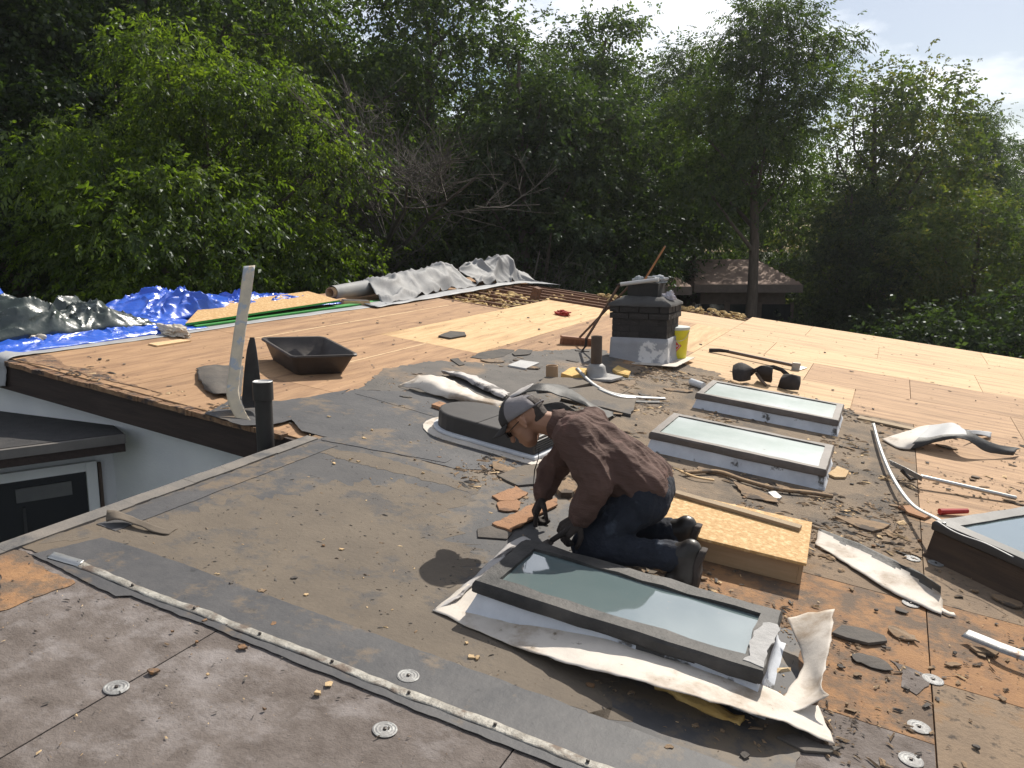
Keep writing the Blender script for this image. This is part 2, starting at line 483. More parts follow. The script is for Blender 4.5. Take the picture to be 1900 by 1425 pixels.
def sheet(rows, ku=6, kv=6):
    """smooth surface through rows of control points"""
    R = [smooth_line(r, ku) for r in rows]
    cols = [smooth_line([r[j] for r in R], kv) for j in range(len(R[0]))]
    return [[cols[j][i] for j in range(len(cols))] for i in range(len(cols[0]))]
def pxrows(rows):
    return [[rp(*q) for q in r] for r in rows]
def local(P, o):
    o = Vector(o)
    return [[p - o for p in r] for r in P]
def centre(P):
    a = [p for r in P for p in r]
    c = sum(a, Vector()) / len(a)
    c.z = 0
    return c
def loose_sheet(name, label, cat, rows, mats, th=.003, ku=6, kv=5, wob=.004, group=None, px=True, mi=None, rag=0):
    """a bent sheet of material lying on the roof, one thing of one mesh"""
    P = sheet(pxrows(rows) if px else rows, ku, kv)
    c = centre(P)
    if rag:
        nr, nc = len(P), len(P[0])
        for i in range(nr):
            for j in range(nc):
                if i in (0, nr - 1) or j in (0, nc - 1):
                    p = P[i][j]
                    P[i][j] = p + Vector((nz3(p, 21, 3), nz3(p, 21, 8), 0)) * rag * 1.6
    P = [[p + Vector((0, 0, wob * nz3(p, 14) * 1.6)) for p in r] for r in local(P, c)]
    mb = MB().grid(P)
    if mi:
        nc = len(P[0]) - 1
        mb.m = [mi((k // nc) / (len(P) - 1), (k % nc) / nc, P[k // nc][k % nc] + c) for k in range(len(mb.f))]
    o = mb.obj(name, mats, smooth=True, mat4=rmat(c), solid=th)
    return tag(o, label, cat, group)
def bake(o):
    dg = bpy.context.evaluated_depsgraph_get()
    me = bpy.data.meshes.new_from_object(o.evaluated_get(dg))
    old = o.data
    o.modifiers.clear()
    o.data = me
    bpy.data.meshes.remove(old)
    return o
def copy_tree(o, parent=None):
    c = o.copy(); COL.objects.link(c)
    if parent is not None:
        c.parent = parent
    for ch in list(o.children):
        copy_tree(ch, c)
    return c

# ------------------------------------------------------------------ ground
GZ = -3.4
g = MB()
n_ = 40
gp = [[Vector((-300 + 600 * j / n_, -200 + 700 * i / n_, GZ + .25 * nz3((j, i, 0), .7))) for j in range(n_ + 1)] for i in range(n_ + 1)]
tag(g.grid(gp).obj('ground', GRASS, smooth=True), 'dark grassy ground under the trees', None, kind='structure')

# ------------------------------------------------------------------ the house under the roof
VE = 4.05                                     # where the far block's eave runs
house = thing('house', 'single storey house with its low roof stripped to plywood and fibreboard', 'house', (-1.5, 6, -3.3), m4=M @ Matrix.Translation((0, 0, 0)))
deck = MB().prism([(-3.1, -3), (7, -3), (7, 13.9), (-1.9, 13.9), (-1.9, 12.02), (-4.74, 12.02), (-4.74, 10.35), (-5.92, 10.35), (-5.92, 13.9),
                   (-6.9, 13.9), (-6.9, VE), (-3.1, VE)], -.06, -.0205).obj('roof', PLY_T, house)

def sheets(name, mat, u0, u1, v0, v1, lift=0.0):
    g_ = .0022
    j = random.uniform(-.0006, .0006) + lift
    a = random.uniform(-.0012, .0012)
    m = MB().bbox((u0 + g_ + a, v0 + g_, -.0185), (u1 - g_ + a, v1 - g_, j))
    return m.obj(name, mat, deck, bevel=.0015)
# plywood, left part: sheets laid with their length away from the eave
for u0, u1, rows, ms in ((-5.92, -4.74, (VE, 6.1, 8.25, 10.35), 'ttt'), (-4.74, -3.58, (VE, 5.05, 7.33, 9.68, 12.02), 'ttbb'),
                         (-3.58, -2.40, (5.0, 7.2, 9.55, 12.02), 'ttt'), (-2.40, -1.9, (8.2, 9.6, 12.02), 'tb')):
    for (a, b), q in zip(zip(rows, rows[1:]), ms):
        sheets('plywood_sheet', PLY_B if q == 'b' else PLY_T, u0, u1, a, b)
# plywood, right part: sheets laid along the slope
rows = (7.9, 9.1, 10.28, 11.46, 12.64, 13.88)
st = {0: (-1.9, -.1, 1.3, 3.66, 7), 1: (-1.9, -.62, .42, 2.78, 7), 2: (-1.9, -1.2, 1.16, 3.5, 7), 3: (-1.9, .05, 2.41, 4.7, 7), 4: (-1.9, -.95, 1.41, 3.77, 7)}
for i, (a, b) in enumerate(zip(rows, rows[1:])):
    for k, (p, q) in enumerate(zip(st[i], st[i][1:])):
        new = (i >= 2 and not (i == 2 and k == 3)) or (i == 1 and k == 0) or (i == 0 and k == 0)
        sheets('plywood_sheet', PLY_BU if new else PLY_U, p, q, a, b)
for p, q, a, b in ((.43, 2.0, 5.2, 6.55), (2.0, 4.3, 5.2, 6.55), (4.3, 7, 5.2, 6.55), (.43, 1.3, 6.55, 7.9), (1.3, 3.66, 6.55, 7.9), (3.66, 7, 6.55, 7.9)):
    sheets('plywood_sheet', PLY_U, p, q, a, b)
sheets('plywood_sheet', PLY_BU, -3.0, -1.9, 12.02, 13.2)
# fibreboard
cols = (-3.1, -1.94, -.76, .43, 1.61, 2.79, 3.97, 7)
for k, (p, q) in enumerate(zip(cols, cols[1:])):
    cut = (-3, -.3, 2.08, 3.3, VE, 5.2) if k == 0 else (-3, .4, 2.08, 2.85, 4.0, 5.2, 7.0, 7.9) if k < 3 else (-3, .9, 2.3, 3.29, 4.05, 5.2)
    for a, b in zip(cut, cut[1:]):
        c = ((p + q) / 2, (a + b) / 2)
        if k == 0 and a >= VE: continue
        if k == 2 and 2.8 < a < 3.9: mt = FIB_O
        elif k >= 3 and 3.2 < a < 4.0: mt = FIB_O
        elif k >= 3 and 2.2 < a < 3.2: mt = FIB_D
        elif a < 2.8: mt = FIBER
        else: mt = FIB_D
        sheets('fiberboard_sheet', mt, p, q, a, b, .0 if a < 5 else -.001)
for a, b, p, q in ((5.2, 7.2, -2.4, -1.94), (7.2, 8.2, -2.4, -1.94), (4.05, 5.0, -3.1, -1.94), (5.0, 5.2, -2.4, -1.94), (7.9, 8.7, -1.94, -1.9)):
    sheets('fiberboard_sheet', FIB_D, p, q, a, b)

# open bays at the far corner: joists and torn insulation
for v in (10.55, 10.95, 11.35, 11.75):
    MB().box((-5.33, v, -.12), (1.15, .05, .2)).obj('joist', WOODD, house)
for v in (12.14, 12.5, 12.86, 13.22, 13.58, 13.85):
    MB().box((-3.9, v, -.128 + random.uniform(-.006, .006)), (4.0, .05, .2)).obj('joist', WOODD, house)
MB().box((-4.98, 12.05, .03), (.1, .16, .26), Matrix.Rotation(.2, 3, 'Y')).obj('blocking', WOODD, house)
MB().bbox((-5.95, 10.3, -.42), (-1.85, 13.92, -.40)).obj('ceiling_board', WOODD, house)
ins = MB()
for i in range(900):
    q = random.random()
    if q < .6:
        c = Vector((random.uniform(-5.9, -4.8), random.uniform(10.4, 12.4), random.uniform(-.16, -.02)))
    elif q < .75:
        c = Vector((random.uniform(-5.2, -4.2), random.uniform(12.6, 13.4), random.uniform(-.16, -.04)))
    else:
        c = Vector((random.uniform(-4.4, -2.0), random.gauss(13.62, .13), random.uniform(-.06, .05)))
    r = random.uniform(.02, .06)
    e = Matrix.Rotation(random.uniform(0, 6), 3, 'Z') @ Matrix.Rotation(random.uniform(-.7, .7), 3, 'X')
    ins.box(c, (r * random.uniform(1, 3.4), r, r * .5), e, taper=.6)
tag(ins.obj('insulation', INSUL, house), None, None, kind='stuff')

# eave of the far block, with rotted edge
MB().bbox((-6.9, VE - .035, -.235), (-3.03, VE - .003, -.03)).obj('fascia', FASC, house)
e = MB()
for i in range(90):
    u = -5.85 + i * .031
    if u > -3.25: break
    hh = .012 + .012 * nz3((u, 0, 0), 6) + .006 * nz3((u, 4, 0), 22)
    e.box((u, VE - .03 + .012 * nz3((u, 2, 0), 5), -.03 + hh * .4), (.034, .06 + .03 * nz3((u, 9, 1), 8), .022 + abs(hh)), Matrix.Rotation(.3 * nz3((u, 7, 0), 9), 3, 'Z'))
e.obj('rotten_edge', ROT, house)
MB().bbox((-7.2, VE + .12, -3.9), (-2.9, VE + .28, -.065)).obj('wall', WALLW, house)
MB().bbox((-2.92, -3, -3.9), (-2.76, VE + .12, -.065)).obj('wall', WALLW, house)
MB().bbox((6.7, -3, -5), (6.85, 13.6, -.065)).obj('wall', WALLW, house)
MB().bbox((-6.6, 13.55, -4.6), (6.7, 13.7, -.45)).obj('wall', WALLW, house)
MB().bbox((-6.75, VE + .28, -4), (-6.6, 13.55, -.45)).obj('wall', WALLW, house)
MB().bbox((-3.13, -3, -.22), (-3.102, VE - .04, -.004)).obj('fascia', FASC, house)
e = MB()
for i in range(40):
    a, b = -1 + i * .1263, -1 + (i + 1) * .1263
    x = -3.105 + .006 * nz3((a, 1, 0), 3)
    e.bbox((x, a, -.035), (x + .085 + .006 * nz3((a, 3, 0), 5), b + .0, .011 + .002 * nz3((a, 5, 0), 7)))
e.obj('edge_trim', mk('edge_trim_metal', (.20, .175, .15), (.13, .12, .11), 6, .7, .35, 40, c3=(.07, .07, .072), c3pos=.6, c3scale=4), house)

# low wing in the courtyard: wall, door, felt eave
def ray_plane(x, y, P, N):
    d = ray(x, y)
    return CAMP + d * ((P - CAMP).dot(N) / d.dot(N))
P0 = toworld(pv(212, 870, VE + .12))
WD = Vector((-.80, -.60, 0)).normalized()
WN = Vector((.60, -.80, 0))
WRT = Matrix(((-WD.x, WN.x, 0), (-WD.y, WN.y, 0), (0, 0, 1)))     # local x to the right along the wall, y towards the viewer
E0 = ray_plane(231, 806, P0 + WN * .38, WN)
wall = MB().bbox((-4, -.15, GZ - P0.z), (.02, 0, E0.z - P0.z - .06))
wall.v = [tuple(MI @ (P0 + WRT @ Vector(v))) for v in wall.v]
wall.obj('wall', WALLW, house)
E1 = ray_plane(231, 838, P0 + WN * .38, WN)
hz = E0.z - E1.z
def wbox(a, b, name, mat):
    m = MB().bbox(a, b)
    m.v = [tuple(MI @ (E0 + WRT @ Vector(v))) for v in m.v]
    return m.obj(name, mat, house)
wbox((-3.5, -.03, -hz), (0, 0, -hz * .52), 'fascia', FASC)
wbox((-3.5, -.03, -hz * .5), (.004, .014, 0), 'drip_edge', mk('weathered_drip_edge', (.16, .145, .13), (.12, .11, .10), 6, .6, .2, 30))
wbox((-3.5, -1.5, -.05), (0, -.032, .004), 'felt_roof', SHING_D)
A = ray_plane(176, 853, P0, WN); la = WRT.transposed() @ (A - P0)
B = ray_plane(158, 872, P0, WN); lb = WRT.transposed() @ (B - P0)
def lbox(name, a, b, mat, parent):
    m = MB().bbox(a, b)
    m.v = [tuple(MI @ (P0 + WRT @ Vector(v))) for v in m.v]
    return m.obj(name, mat, parent)
door = lbox('door', (-2.2, .01, GZ - P0.z), (lb.x, .016, lb.z), PANE, house)
lbox('frame', (lb.x, .0, GZ - P0.z), (la.x, .05, la.z), TRIMW, door)
lbox('frame', (-2.2, .0, lb.z), (lb.x - .001, .048, la.z), TRIMW, door)
lbox('frame', (lb.x - .42, .0165, GZ - P0.z), (lb.x - .40, .03, lb.z - .2), mk('dark_mullion', (.05, .05, .05)), door)
lbox('blind', (lb.x - .45, .0165, lb.z - .16), (lb.x - .1, .03, lb.z - .06), mk('blind_grey', (.12, .12, .12), (.16, .16, .15)), door)
lbox('casing', (la.x + .012, .0, GZ - P0.z), (la.x + .035, .03, la.z - .02), mk('brown_casing', (.12, .085, .065)), house)

# ------------------------------------------------------------------ membranes still on the roof
def lay(name, pts, mat, z0=.001, z1=.0035, amp=.012, seed=1, parent=house, px=False):
    P = [rp(*p) for p in pts] if px else pts
    return MB().prism(rough_poly(P, amp, .025, seed), z0, z1).obj(name, mat, parent)
lay('membrane', [(-3.02, 2.10), (-.35, 2.10), (.02, 2.14), (.03, 2.75), (-.08, 3.35), (-.85, 3.5), (-1.25, 4.0), (-1.55, 4.3), (-2.1, 4.15), (-3.02, 4.12)], EPDM, amp=.012, seed=3)
lay('membrane', [(-3.02, 2.22), (-1.2, 2.22), (-.55, 2.3), (-.6, 2.62), (-1.3, 2.78), (-1.5, 3.3), (-1.9, 3.85), (-2.4, 3.6), (-2.75, 3.05), (-2.8, 2.7)], EPDMT, .0036, .0042, .10, 5)
lay('membrane', [(560, 828), (640, 838), (720, 852), (800, 876), (890, 903), (885, 918), (800, 895), (700, 872), (600, 842)], EPDMT, .0043, .0047, .02, 33, px=True)
lay('membrane', [(-3.02, 4.125), (-2.1, 4.16), (-1.72, 4.4), (-1.9, 5.0), (-2.1, 5.55), (-2.95, 5.7), (-3.3, 5.45), (-3.58, 5.2), (-3.52, 4.35), (-3.2, 4.12)], EPDM2, .001, .0042, .006, 8)
lay('membrane', [(-3.56, 5.22), (-3.3, 5.47), (-2.95, 5.72), (-2.1, 5.57), (-1.95, 6.2), (-2.25, 6.9), (-2.0, 7.6), (-2.35, 8.3), (-2.75, 8.75), (-3.1, 8.2), (-3.35, 7.75), (-3.55, 7.35), (-3.3, 7.0), (-3.72, 6.6), (-3.8, 5.95)],
    mk('grey_felt_residue', (.085, .078, .072), (.125, .112, .10), 4, .85, .3, 40, c3=(.21, .15, .10), c3pos=.58, c3scale=1.6, c3soft=.05, c4=(.04, .038, .036), c4pos=.66, c4scale=9, c4soft=.04), .001, .003, .03, 11)
lay('membrane', [(890, 655), (930, 648), (955, 650), (935, 662), (900, 668), (872, 664)], CHIP_D, .0035, .006, .012, 12, px=True)
lay('membrane', [(-1.95, 4.6), (-1.3, 4.45), (-.7, 4.7), (.2, 4.6), (.3, 5.6), (.25, 6.6), (.1, 7.6), (-.1, 8.0), (-1.2, 8.05), (-1.45, 8.6), (-1.85, 8.7), (-1.95, 7.6), (-2.0, 6.2)],
    mk('trampled_dirt', (.17, .128, .09), (.225, .17, .118), 7, .95, .8, 50, c3=(.115, .094, .075), c3pos=.54, c3scale=2.6, c3soft=.06, c4=(.33, .21, .115), c4pos=.66, c4scale=12, c4soft=.03), .0012, .0032, .05, 14)
lay('membrane', [(1650, 1225), (1700, 1245), (1725, 1268), (1700, 1290), (1672, 1275), (1675, 1250)], FIBER, .001, .0035, .012, 16, px=True)
lay('membrane', [(0, 1022), (48, 1024), (62, 1046), (140, 1082), (80, 1105), (40, 1120), (0, 1135)], FIB_O, .001, .003, .012, 17, px=True)
# membrane lap along the eave of the far block, and old black scraps on the plywood
lay('membrane', [(30, 668), (70, 659), (95, 660), (120, 678), (190, 690), (215, 705), (300, 730), (160, 697), (80, 678)], ROT, .001, .004, .014, 18, px=True)
lay('membrane', [(380, 768), (440, 735), (520, 745), (585, 735), (650, 722), (560, 775), (500, 790), (450, 790)], EPDM2, .001, .0038, .008, 19, px=True)
# lapped cover strip and seams of the membrane
lay('cover_strip', [(-2.93, 2.075), (-2.4, 2.03), (-2.36, 2.065), (-.1, 2.055), (-.1, 2.35), (-1.0, 2.36), (-2.55, 2.36), (-2.85, 2.34)], EPDM2, .0048, .0075, .004, 20)
lay('cover_strip', [(-3.0, 4.05), (-3.0, 4.22), (-2.72, 4.3), (-2.2, 4.28), (-2.2, 4.2), (-2.7, 4.1)], EPDM2, .0046, .007, .004, 21)
lay('cover_strip', [(-2.98, 2.42), (-2.86, 2.42), (-2.86, 4.02), (-2.98, 4.02)], EPDM2, .0048, .0068, .004, 22)
lay('cover_strip', [(-3.5, 5.12), (-3.38, 5.30), (-2.5, 5.06), (-2.52, 4.98), (-3.3, 5.1)], EPDM2, .0045, .0065, .004, 23)
# pale lines where sheets were cleaned
for a, b, v in ((6.0, 9.9, -5.345), (5.7, 7.3, -4.17)):
    MB().bbox((v - .012, a, .0008), (v + .012, b, .0016)).obj('chalk_band', mk('pale_band', (.62, .45, .27), (.52, .35, .2), 8, .9, .2, 40, c3=(.42, .25, .14), c3pos=.6, c3scale=6), deck)

# ------------------------------------------------------------------ neighbours
def nb_house(label, x0, x1, ytop, yeave, Y, dep, ridge_in=0):
    a, b = wy(x0, yeave, Y), wy(x1, yeave, Y)
    t = wy(x0 + ridge_in, ytop, Y + dep)
    c = (a + b) / 2
    h = thing('neighbor_house', label, 'house', None, m4=Matrix.Translation((c.x, c.y, GZ)))
    L = b.x - a.x
    ez, rz_ = a.z - GZ, t.z - GZ
    MB().bbox((-L / 2 + .3, .5, 0), (L / 2 - .3, 2 * dep - .5, ez - .05)).obj('wall', WALLD, h)
    xi = t.x - c.x
    rf = MB().add([(-L / 2, 0, ez), (L / 2, 0, ez), (L / 2 - (xi + L / 2), dep, rz_), (xi, dep, rz_), (-L / 2, 2 * dep, ez), (L / 2, 2 * dep, ez),
                   (-L / 2, 0, ez - .18), (L / 2, 0, ez - .18), (L / 2, 2 * dep, ez - .18), (-L / 2, 2 * dep, ez - .18)],
                  [(0, 1, 2, 3), (3, 2, 5, 4), (0, 3, 4), (1, 5, 2), (6, 7, 1, 0), (9, 6, 0, 4), (7, 8, 5, 1), (8, 9, 4, 5), (6, 9, 8, 7)]).obj('roof', SHING_B, h)
    sl_ = math.atan2(rz_ - ez, dep)
    nrow = 9
    rows_ = MB()
    for i in range(nrow):
        f = (i + .5) / nrow
        xl, xr = -L / 2 + (xi + L / 2) * f, L / 2 - (xi + L / 2) * f
        rows_.box(((xl + xr) / 2, dep * f, ez + (rz_ - ez) * f + .012), (xr - xl, dep / nrow * 1.06, .02), Matrix.Rotation(sl_ + .02, 3, 'X'))
    rows_.obj('shingle_course', SHING_B, rf)
    MB().bbox((-L / 2, -.03, ez - .2), (L / 2, -.003, ez + .01)).obj('gutter', mk('dark_gutter', (.13, .10, .085)), h)
    for k in range(3):
        x = -L / 2 + L * (.2 + .3 * k)
        wn = MB().bbox((x - .45, .46, ez - 1.6), (x + .45, .5, ez - .55)).obj('window', PANE, h)
        for s_ in (-1, 1):
            MB().bbox((x + s_ * .48 - .04, .44, ez - 1.66), (x + s_ * .48 + .04, .53, ez - .5)).obj('frame', WALLD, wn)
    return h
nb_house('long brown shingled house among the trees behind the tall trunk', 1288, 1490, 483, 529, 22.5, 2.4, 6)
nb_house('small low brown shingled house beside the longer one', 1228, 1284, 505, 533, 21.5, 1.5, 8)

# ------------------------------------------------------------------ trees
def fast_mesh(name, verts, nq, mat, tint):
    """many separate quads"""
    me = bpy.data.meshes.new(name)
    nv = len(verts)
    me.vertices.add(nv)
    me.vertices.foreach_set('co', verts.astype(np.float32).ravel())
    me.loops.add(nv)
    me.loops.foreach_set('vertex_index', np.arange(nv, dtype=np.int32))
    me.polygons.add(nq)
    me.polygons.foreach_set('loop_start', np.arange(0, nv, 4, dtype=np.int32))
    at = me.attributes.new('tint', 'FLOAT', 'FACE')
    at.data.foreach_set('value', tint.astype(np.float32))
    me.materials.append(mat)
    me.update(calc_edges=True)
    return me
def unit(a):
    return a / np.maximum(1e-6, np.linalg.norm(a, axis=-1, keepdims=True))
def foliage(name, lobes, nclump, per, leaf, mat, seed, k=7, droop=.5, clump=.45, inner=.25, width=.42, spread=1.0):
    R = np.random.default_rng(seed)
    L = np.array(lobes, float)
    wgt = (L[:, 3] * L[:, 5]) ** 1.0
    li = R.choice(len(L), nclump, p=wgt / wgt.sum())
    d = unit(R.normal(size=(nclump, 3)))
    d[:, 2] = np.where(d[:, 2] < -.35, -d[:, 2] * .6, d[:, 2])
    rr = np.where(R.random(nclump) < inner, R.uniform(.25, .75, nclump), R.uniform(.78, 1.12, nclump))
    cc = L[li, :3] + d * L[li, 3:6] * rr[:, None]
    csz = clump * R.uniform(.55, 1.35, nclump)
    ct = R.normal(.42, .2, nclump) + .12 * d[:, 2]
    out = unit(d * .8 + R.normal(size=(nclump, 3)) * .35)
    # sprays
    n = nclump * per
    ci = np.repeat(np.arange(nclump), per)
    off = R.normal(size=(n, 3)) * np.array([1, 1, .55])
    p = cc[ci] + off * csz[ci][:, None] * .56
    ax = unit(out[ci] * .7 + unit(off) * .6 + R.normal(size=(n, 3)) * .35 + np.array([0, 0, -droop]) * R.uniform(.3, 1.2, (n, 1)))
    up = unit(np.array([0, 0, 1.0]) + R.normal(size=(n, 3)) * .45)
    side = unit(np.cross(ax, up))
    nor = unit(np.cross(side, ax))
    ll = leaf * R.uniform(.65, 1.3, n)
    V_, T_ = [], []
    for q in range(k):
        t = (q // 2 + 1) / (k // 2 + 1) if k > 1 else 0
        sgn = 0 if q == k - 1 else (1 if q % 2 else -1)
        base = p + ax * (ll * 1.9 * t * spread)[:, None] - np.array([0, 0, 1.0]) * (ll * .5 * t * t)[:, None]
        dirv = unit(ax * (.55 if sgn else 1) + side * sgn * .85 + R.normal(size=(n, 3)) * .28 - np.array([0, 0, .25 + droop * .35]))
        wv = unit(np.cross(dirv, nor + R.normal(size=(n, 3)) * .35))
        l2 = (ll * R.uniform(.75, 1.15, n))[:, None]
        w2 = l2 * width
        nn = np.cross(wv, dirv)
        V_.append(np.stack([base, base + dirv * l2 * .45 + wv * w2 * .5 - nn * l2 * .05, base + dirv * l2 - nn * l2 * .12, base + dirv * l2 * .45 - wv * w2 * .5 - nn * l2 * .05], 1))
        T_.append(np.clip(ct[ci] + R.normal(0, .16, n), 0, 1))
    V_ = np.concatenate(V_).reshape(-1, 3)
    T_ = np.concatenate(T_)
    return fast_mesh(name, V_, len(T_), mat, T_), cc, li
def limbs(L, H, r0, cc, li, seed, every=14):
    R = random.Random(seed)
    mb = MB()
    top = max(L, key=lambda q: q[2])
    tp = Vector((top[0] * .6, top[1] * .6, top[2]))
    path = []
    for i in range(9):
        t = i / 8
        path.append(Vector((tp.x * t ** 1.6, tp.y * t ** 1.6, tp.z * t)) + Vector((R.uniform(-1, 1), R.uniform(-1, 1), 0)) * .12 * (t > 0))
    mb.tube(path, [r0 * (1.25 if i == 0 else 1 - .82 * i / 8) for i in range(9)], 9)
    def on(z):
        t = max(0, min(.95, z / tp.z)) * 8
        i = int(t)
        return path[i].lerp(path[i + 1], t - i), r0 * (1 - .82 * t / 8)
    ends = []
    for q in L:
        c = Vector(q[:3])
        b, br = on(max(H * .16, c.z - math.hypot(c.x, c.y) * .9 - q[5] * .4))
        mid = b.lerp(c, .5) + Vector((R.uniform(-.3, .3), R.uniform(-.3, .3), -.15))
        mb.tube([b, b.lerp(mid, .55), mid, mid.lerp(c, .6), c], [br * .55, br * .45, br * .34, br * .24, br * .14], 6, cap=False)
        ends.append((mid, c, br))
    for i in range(0, len(cc), every):
        m, c, br = ends[li[i]]
        e = Vector(cc[i])
        s = m.lerp(c, R.uniform(.2, 1))
        k = s.lerp(e, .5) + Vector((R.uniform(-.15, .15), R.uniform(-.15, .15), R.uniform(-.05, .2)))
        mb.tube([s, k, e], [br * .13, br * .08, .008], 4, cap=False)
    return mb
def tree_kind(name, lobes, H, r0, nclump, per, leaf, mat, seed, **kw):
    me, cc, li = foliage(name + '_crown', lobes, nclump, per, leaf, mat, seed, **kw)
    tr = limbs(lobes, H, r0, cc, li, seed).mesh(name + '_trunk', BARK, True)
    return me, tr
def plant_tree(kind, label, x, Y, s=1.0, rz=0.0, group=None, name='tree', cat='tree', sz=None, z=0):
    me, tr = kind
    b = wy(x, 600, Y)
    o = thing(name, label, cat, None, group=group, m4=Matrix.Translation((b.x, Y, GZ + z)) @ Matrix.Rotation(rz, 4, 'Z') @ Matrix.Diagonal((s, s, sz or s, 1)))
    for nm, m in (('crown', me), ('trunk', tr)):
        q = bpy.data.objects.new(nm, m); COL.objects.link(q); q.parent = o
    return o
def lobeset(seed, n, H, rx, z0=.35, zr=.6, r=(1.0, 1.7), flat=.85):
    R = random.Random(seed)
    out = []
    for i in range(n):
        t = (i + .5) / n
        z = H * (z0 + zr * t)
        env = math.sin(math.pi * min(1, .22 + .72 * t)) ** .8
        a = i * 2.4 + R.uniform(-.5, .5)
        d = rx * env * R.uniform(.35, .85)
        q = R.uniform(*r) * (.7 + .4 * env)
        out.append((d * math.cos(a), d * math.sin(a), z, q, q, q * flat))
    return out
K_BOX = tree_kind('box_elder', lobeset(3, 15, 9.5, 3.0, .22, .68, (1.0, 1.5)), 9.5, .2, 470, 32, .100, LEAF_Y, 31, k=7, droop=.75, clump=.55, inner=.15)
K_MAP = tree_kind('maple', lobeset(5, 20, 13.5, 3.6, .18, .74, (1.2, 2.0)), 13.5, .27, 560, 26, .120, LEAF_G, 32, k=5, droop=.45, clump=.62, inner=.15, width=.62)
K_DRK = tree_kind('dark_maple', lobeset(9, 20, 13.0, 3.7, .14, .78, (1.2, 2.0)), 13, .28, 560, 26, .125, LEAF_D, 33, k=5, droop=.5, clump=.6, inner=.15, width=.6)
K_WAL = tree_kind('walnut', lobeset(14, 17, 14.0, 3.0, .42, .55, (.9, 1.5)), 14, .25, 640, 13, .15, LEAF_G, 34, k=11, droop=.55, clump=.6, inner=.2, width=.34, spread=1.6)
K_WL2 = tree_kind('tall_walnut', lobeset(17, 14, 14.0, 2.7, .54, .44, (.75, 1.15)), 14, .25, 400, 15, .14, LEAF_G, 38, k=11, droop=.55, clump=.6, inner=.2, width=.34, spread=1.6)
K_LIN = tree_kind('linden', lobeset(21, 22, 11.5, 3.7, .2, .7, (1.2, 1.8)), 11.5, .26, 520, 22, .125, LEAF_B, 35, k=5, droop=.3, clump=.55, inner=.15, width=.62)
K_BSH = tree_kind('bush', lobeset(27, 9, 4.2, 1.7, .2, .6, (.7, 1.1)), 4.2, .07, 360, 16, .080, LEAF_Y, 36, k=7, droop=.4, clump=.42, inner=.25, width=.45)
K_BSD = tree_kind('dark_bush', lobeset(29, 10, 5.0, 2.1, .15, .65, (.8, 1.3)), 5, .08, 380, 12, .12, LEAF_D, 37, k=5, droop=.4, clump=.5, inner=.25, width=.6)

# front row, from the left
plant_tree(K_DRK, 'dark maple crowding the left side behind the green tarp', 40, 17.5, 1.0, .4)
plant_tree(K_BOX, 'bright leafy box elder with drooping leaves above the blue tarps', 395, 15.0, .95, 1.1)
plant_tree(K_MAP, 'tall maple rising behind the bright box elder', 330, 21, 1.12, 2.2)
plant_tree(K_DRK, 'tall dark maple at the far left behind the others', -140, 22, 1.1, 3.0)
plant_tree(K_BOX, 'leaning box elder between the dark maple and the dead tree', 530, 20, 1.05, 4.0)
plant_tree(K_MAP, 'blue green maple standing behind the dead grey tree', 810, 23.5, 1.0, .9)
plant_tree(K_DRK, 'dark full maple right of the dead grey tree', 985, 21.0, .80, 2.0)
plant_tree(K_MAP, 'tall broad sunlit maple behind the chimney', 1085, 26, .90, 4.4)
plant_tree(K_DRK, 'ivy dark maple beside the sunlit maple', 1110, 23, .74, 5.0)
plant_tree(K_WL2, 'tall open walnut with feathery top and a dark straight trunk', 1388, 20.5, .76, 1.3)
plant_tree(K_WAL, 'thin walnut with feathery sprays left of the tallest walnut', 1265, 28, .80, 3.4)
plant_tree(K_LIN, 'round brownish linden right of the tall walnut', 1620, 26, .94, 2.1)
plant_tree(K_DRK, 'dark maple in front of the brownish linden', 1580, 24, .55, 1.6)
plant_tree(K_WAL, 'slim pale tree between the linden and the far right tree', 1775, 31, .69, 5.1)
plant_tree(K_MAP, 'distant maple at the far right of the wood', 1905, 40, .76, 2.5)
plant_tree(K_LIN, 'low spreading tree close behind the right edge of the plywood', 1800, 20.5, .57, .5)
plant_tree(K_DRK, 'squat dark tree right of the neighbour house', 1640, 22, .46, 3.9)
# undergrowth
SHR = ((180, 14.2, .72, 0, 'yellow green bush between the green tarp and the blue heap'), (590, 14.0, .92, 0, 'yellow green bush behind the cardboard core of the membrane roll'), (690, 21, .9, 1, 'dark shrub left of the tallest dead tree'), (820, 21, .9, 1, 'dark shrub between the two dead trees'),
       (930, 19, .9, 1, 'dark shrub behind the bunched grey membrane'), (1060, 18.5, .75, 1, 'dark shrub behind the open joists'), (1120, 21, .7, 1, 'dark shrub left of the chimney pole'), (1600, 19.5, .5, 1, 'small dark shrub right of the long brown house'),
       (1500, 30, .8, 1, 'dark shrub behind the long brown house'), (1700, 17.5, .8, 1, 'dark shrub close to the plywood edge under the linden'), (1880, 17, .9, 1, 'dark shrub under the low spreading tree'), (330, 16.5, .8, 1, 'dark shrub under the bright box elder'), (60, 15.5, .75, 1, 'dark shrub behind the heaped green tarp'), (470, 16, .7, 1, 'dark shrub behind the bent metal strip'))
for i, (x, Y, s, kd, lb_) in enumerate(SHR):
    plant_tree(K_BSD if kd else K_BSH, lb_, x, Y, s, i * 1.7, 'bright bushes near the roof' if not kd else 'dark shrubs below the trees', 'shrub', 'shrub')
# wood behind
for i in range(24):
    x = -250 + i * 94
    plant_tree(K_DRK if i % 2 else K_MAP, 'tree standing deep in the wood behind the front row', x, 32 + (i * 7 % 5) * 2.2, (1.28 if x < 560 else .92 if x < 1150 else .62) * (1 + .06 * ((i * 5) % 3 - 1)), i * 2.1, 'trees of the wood behind', 'tree')

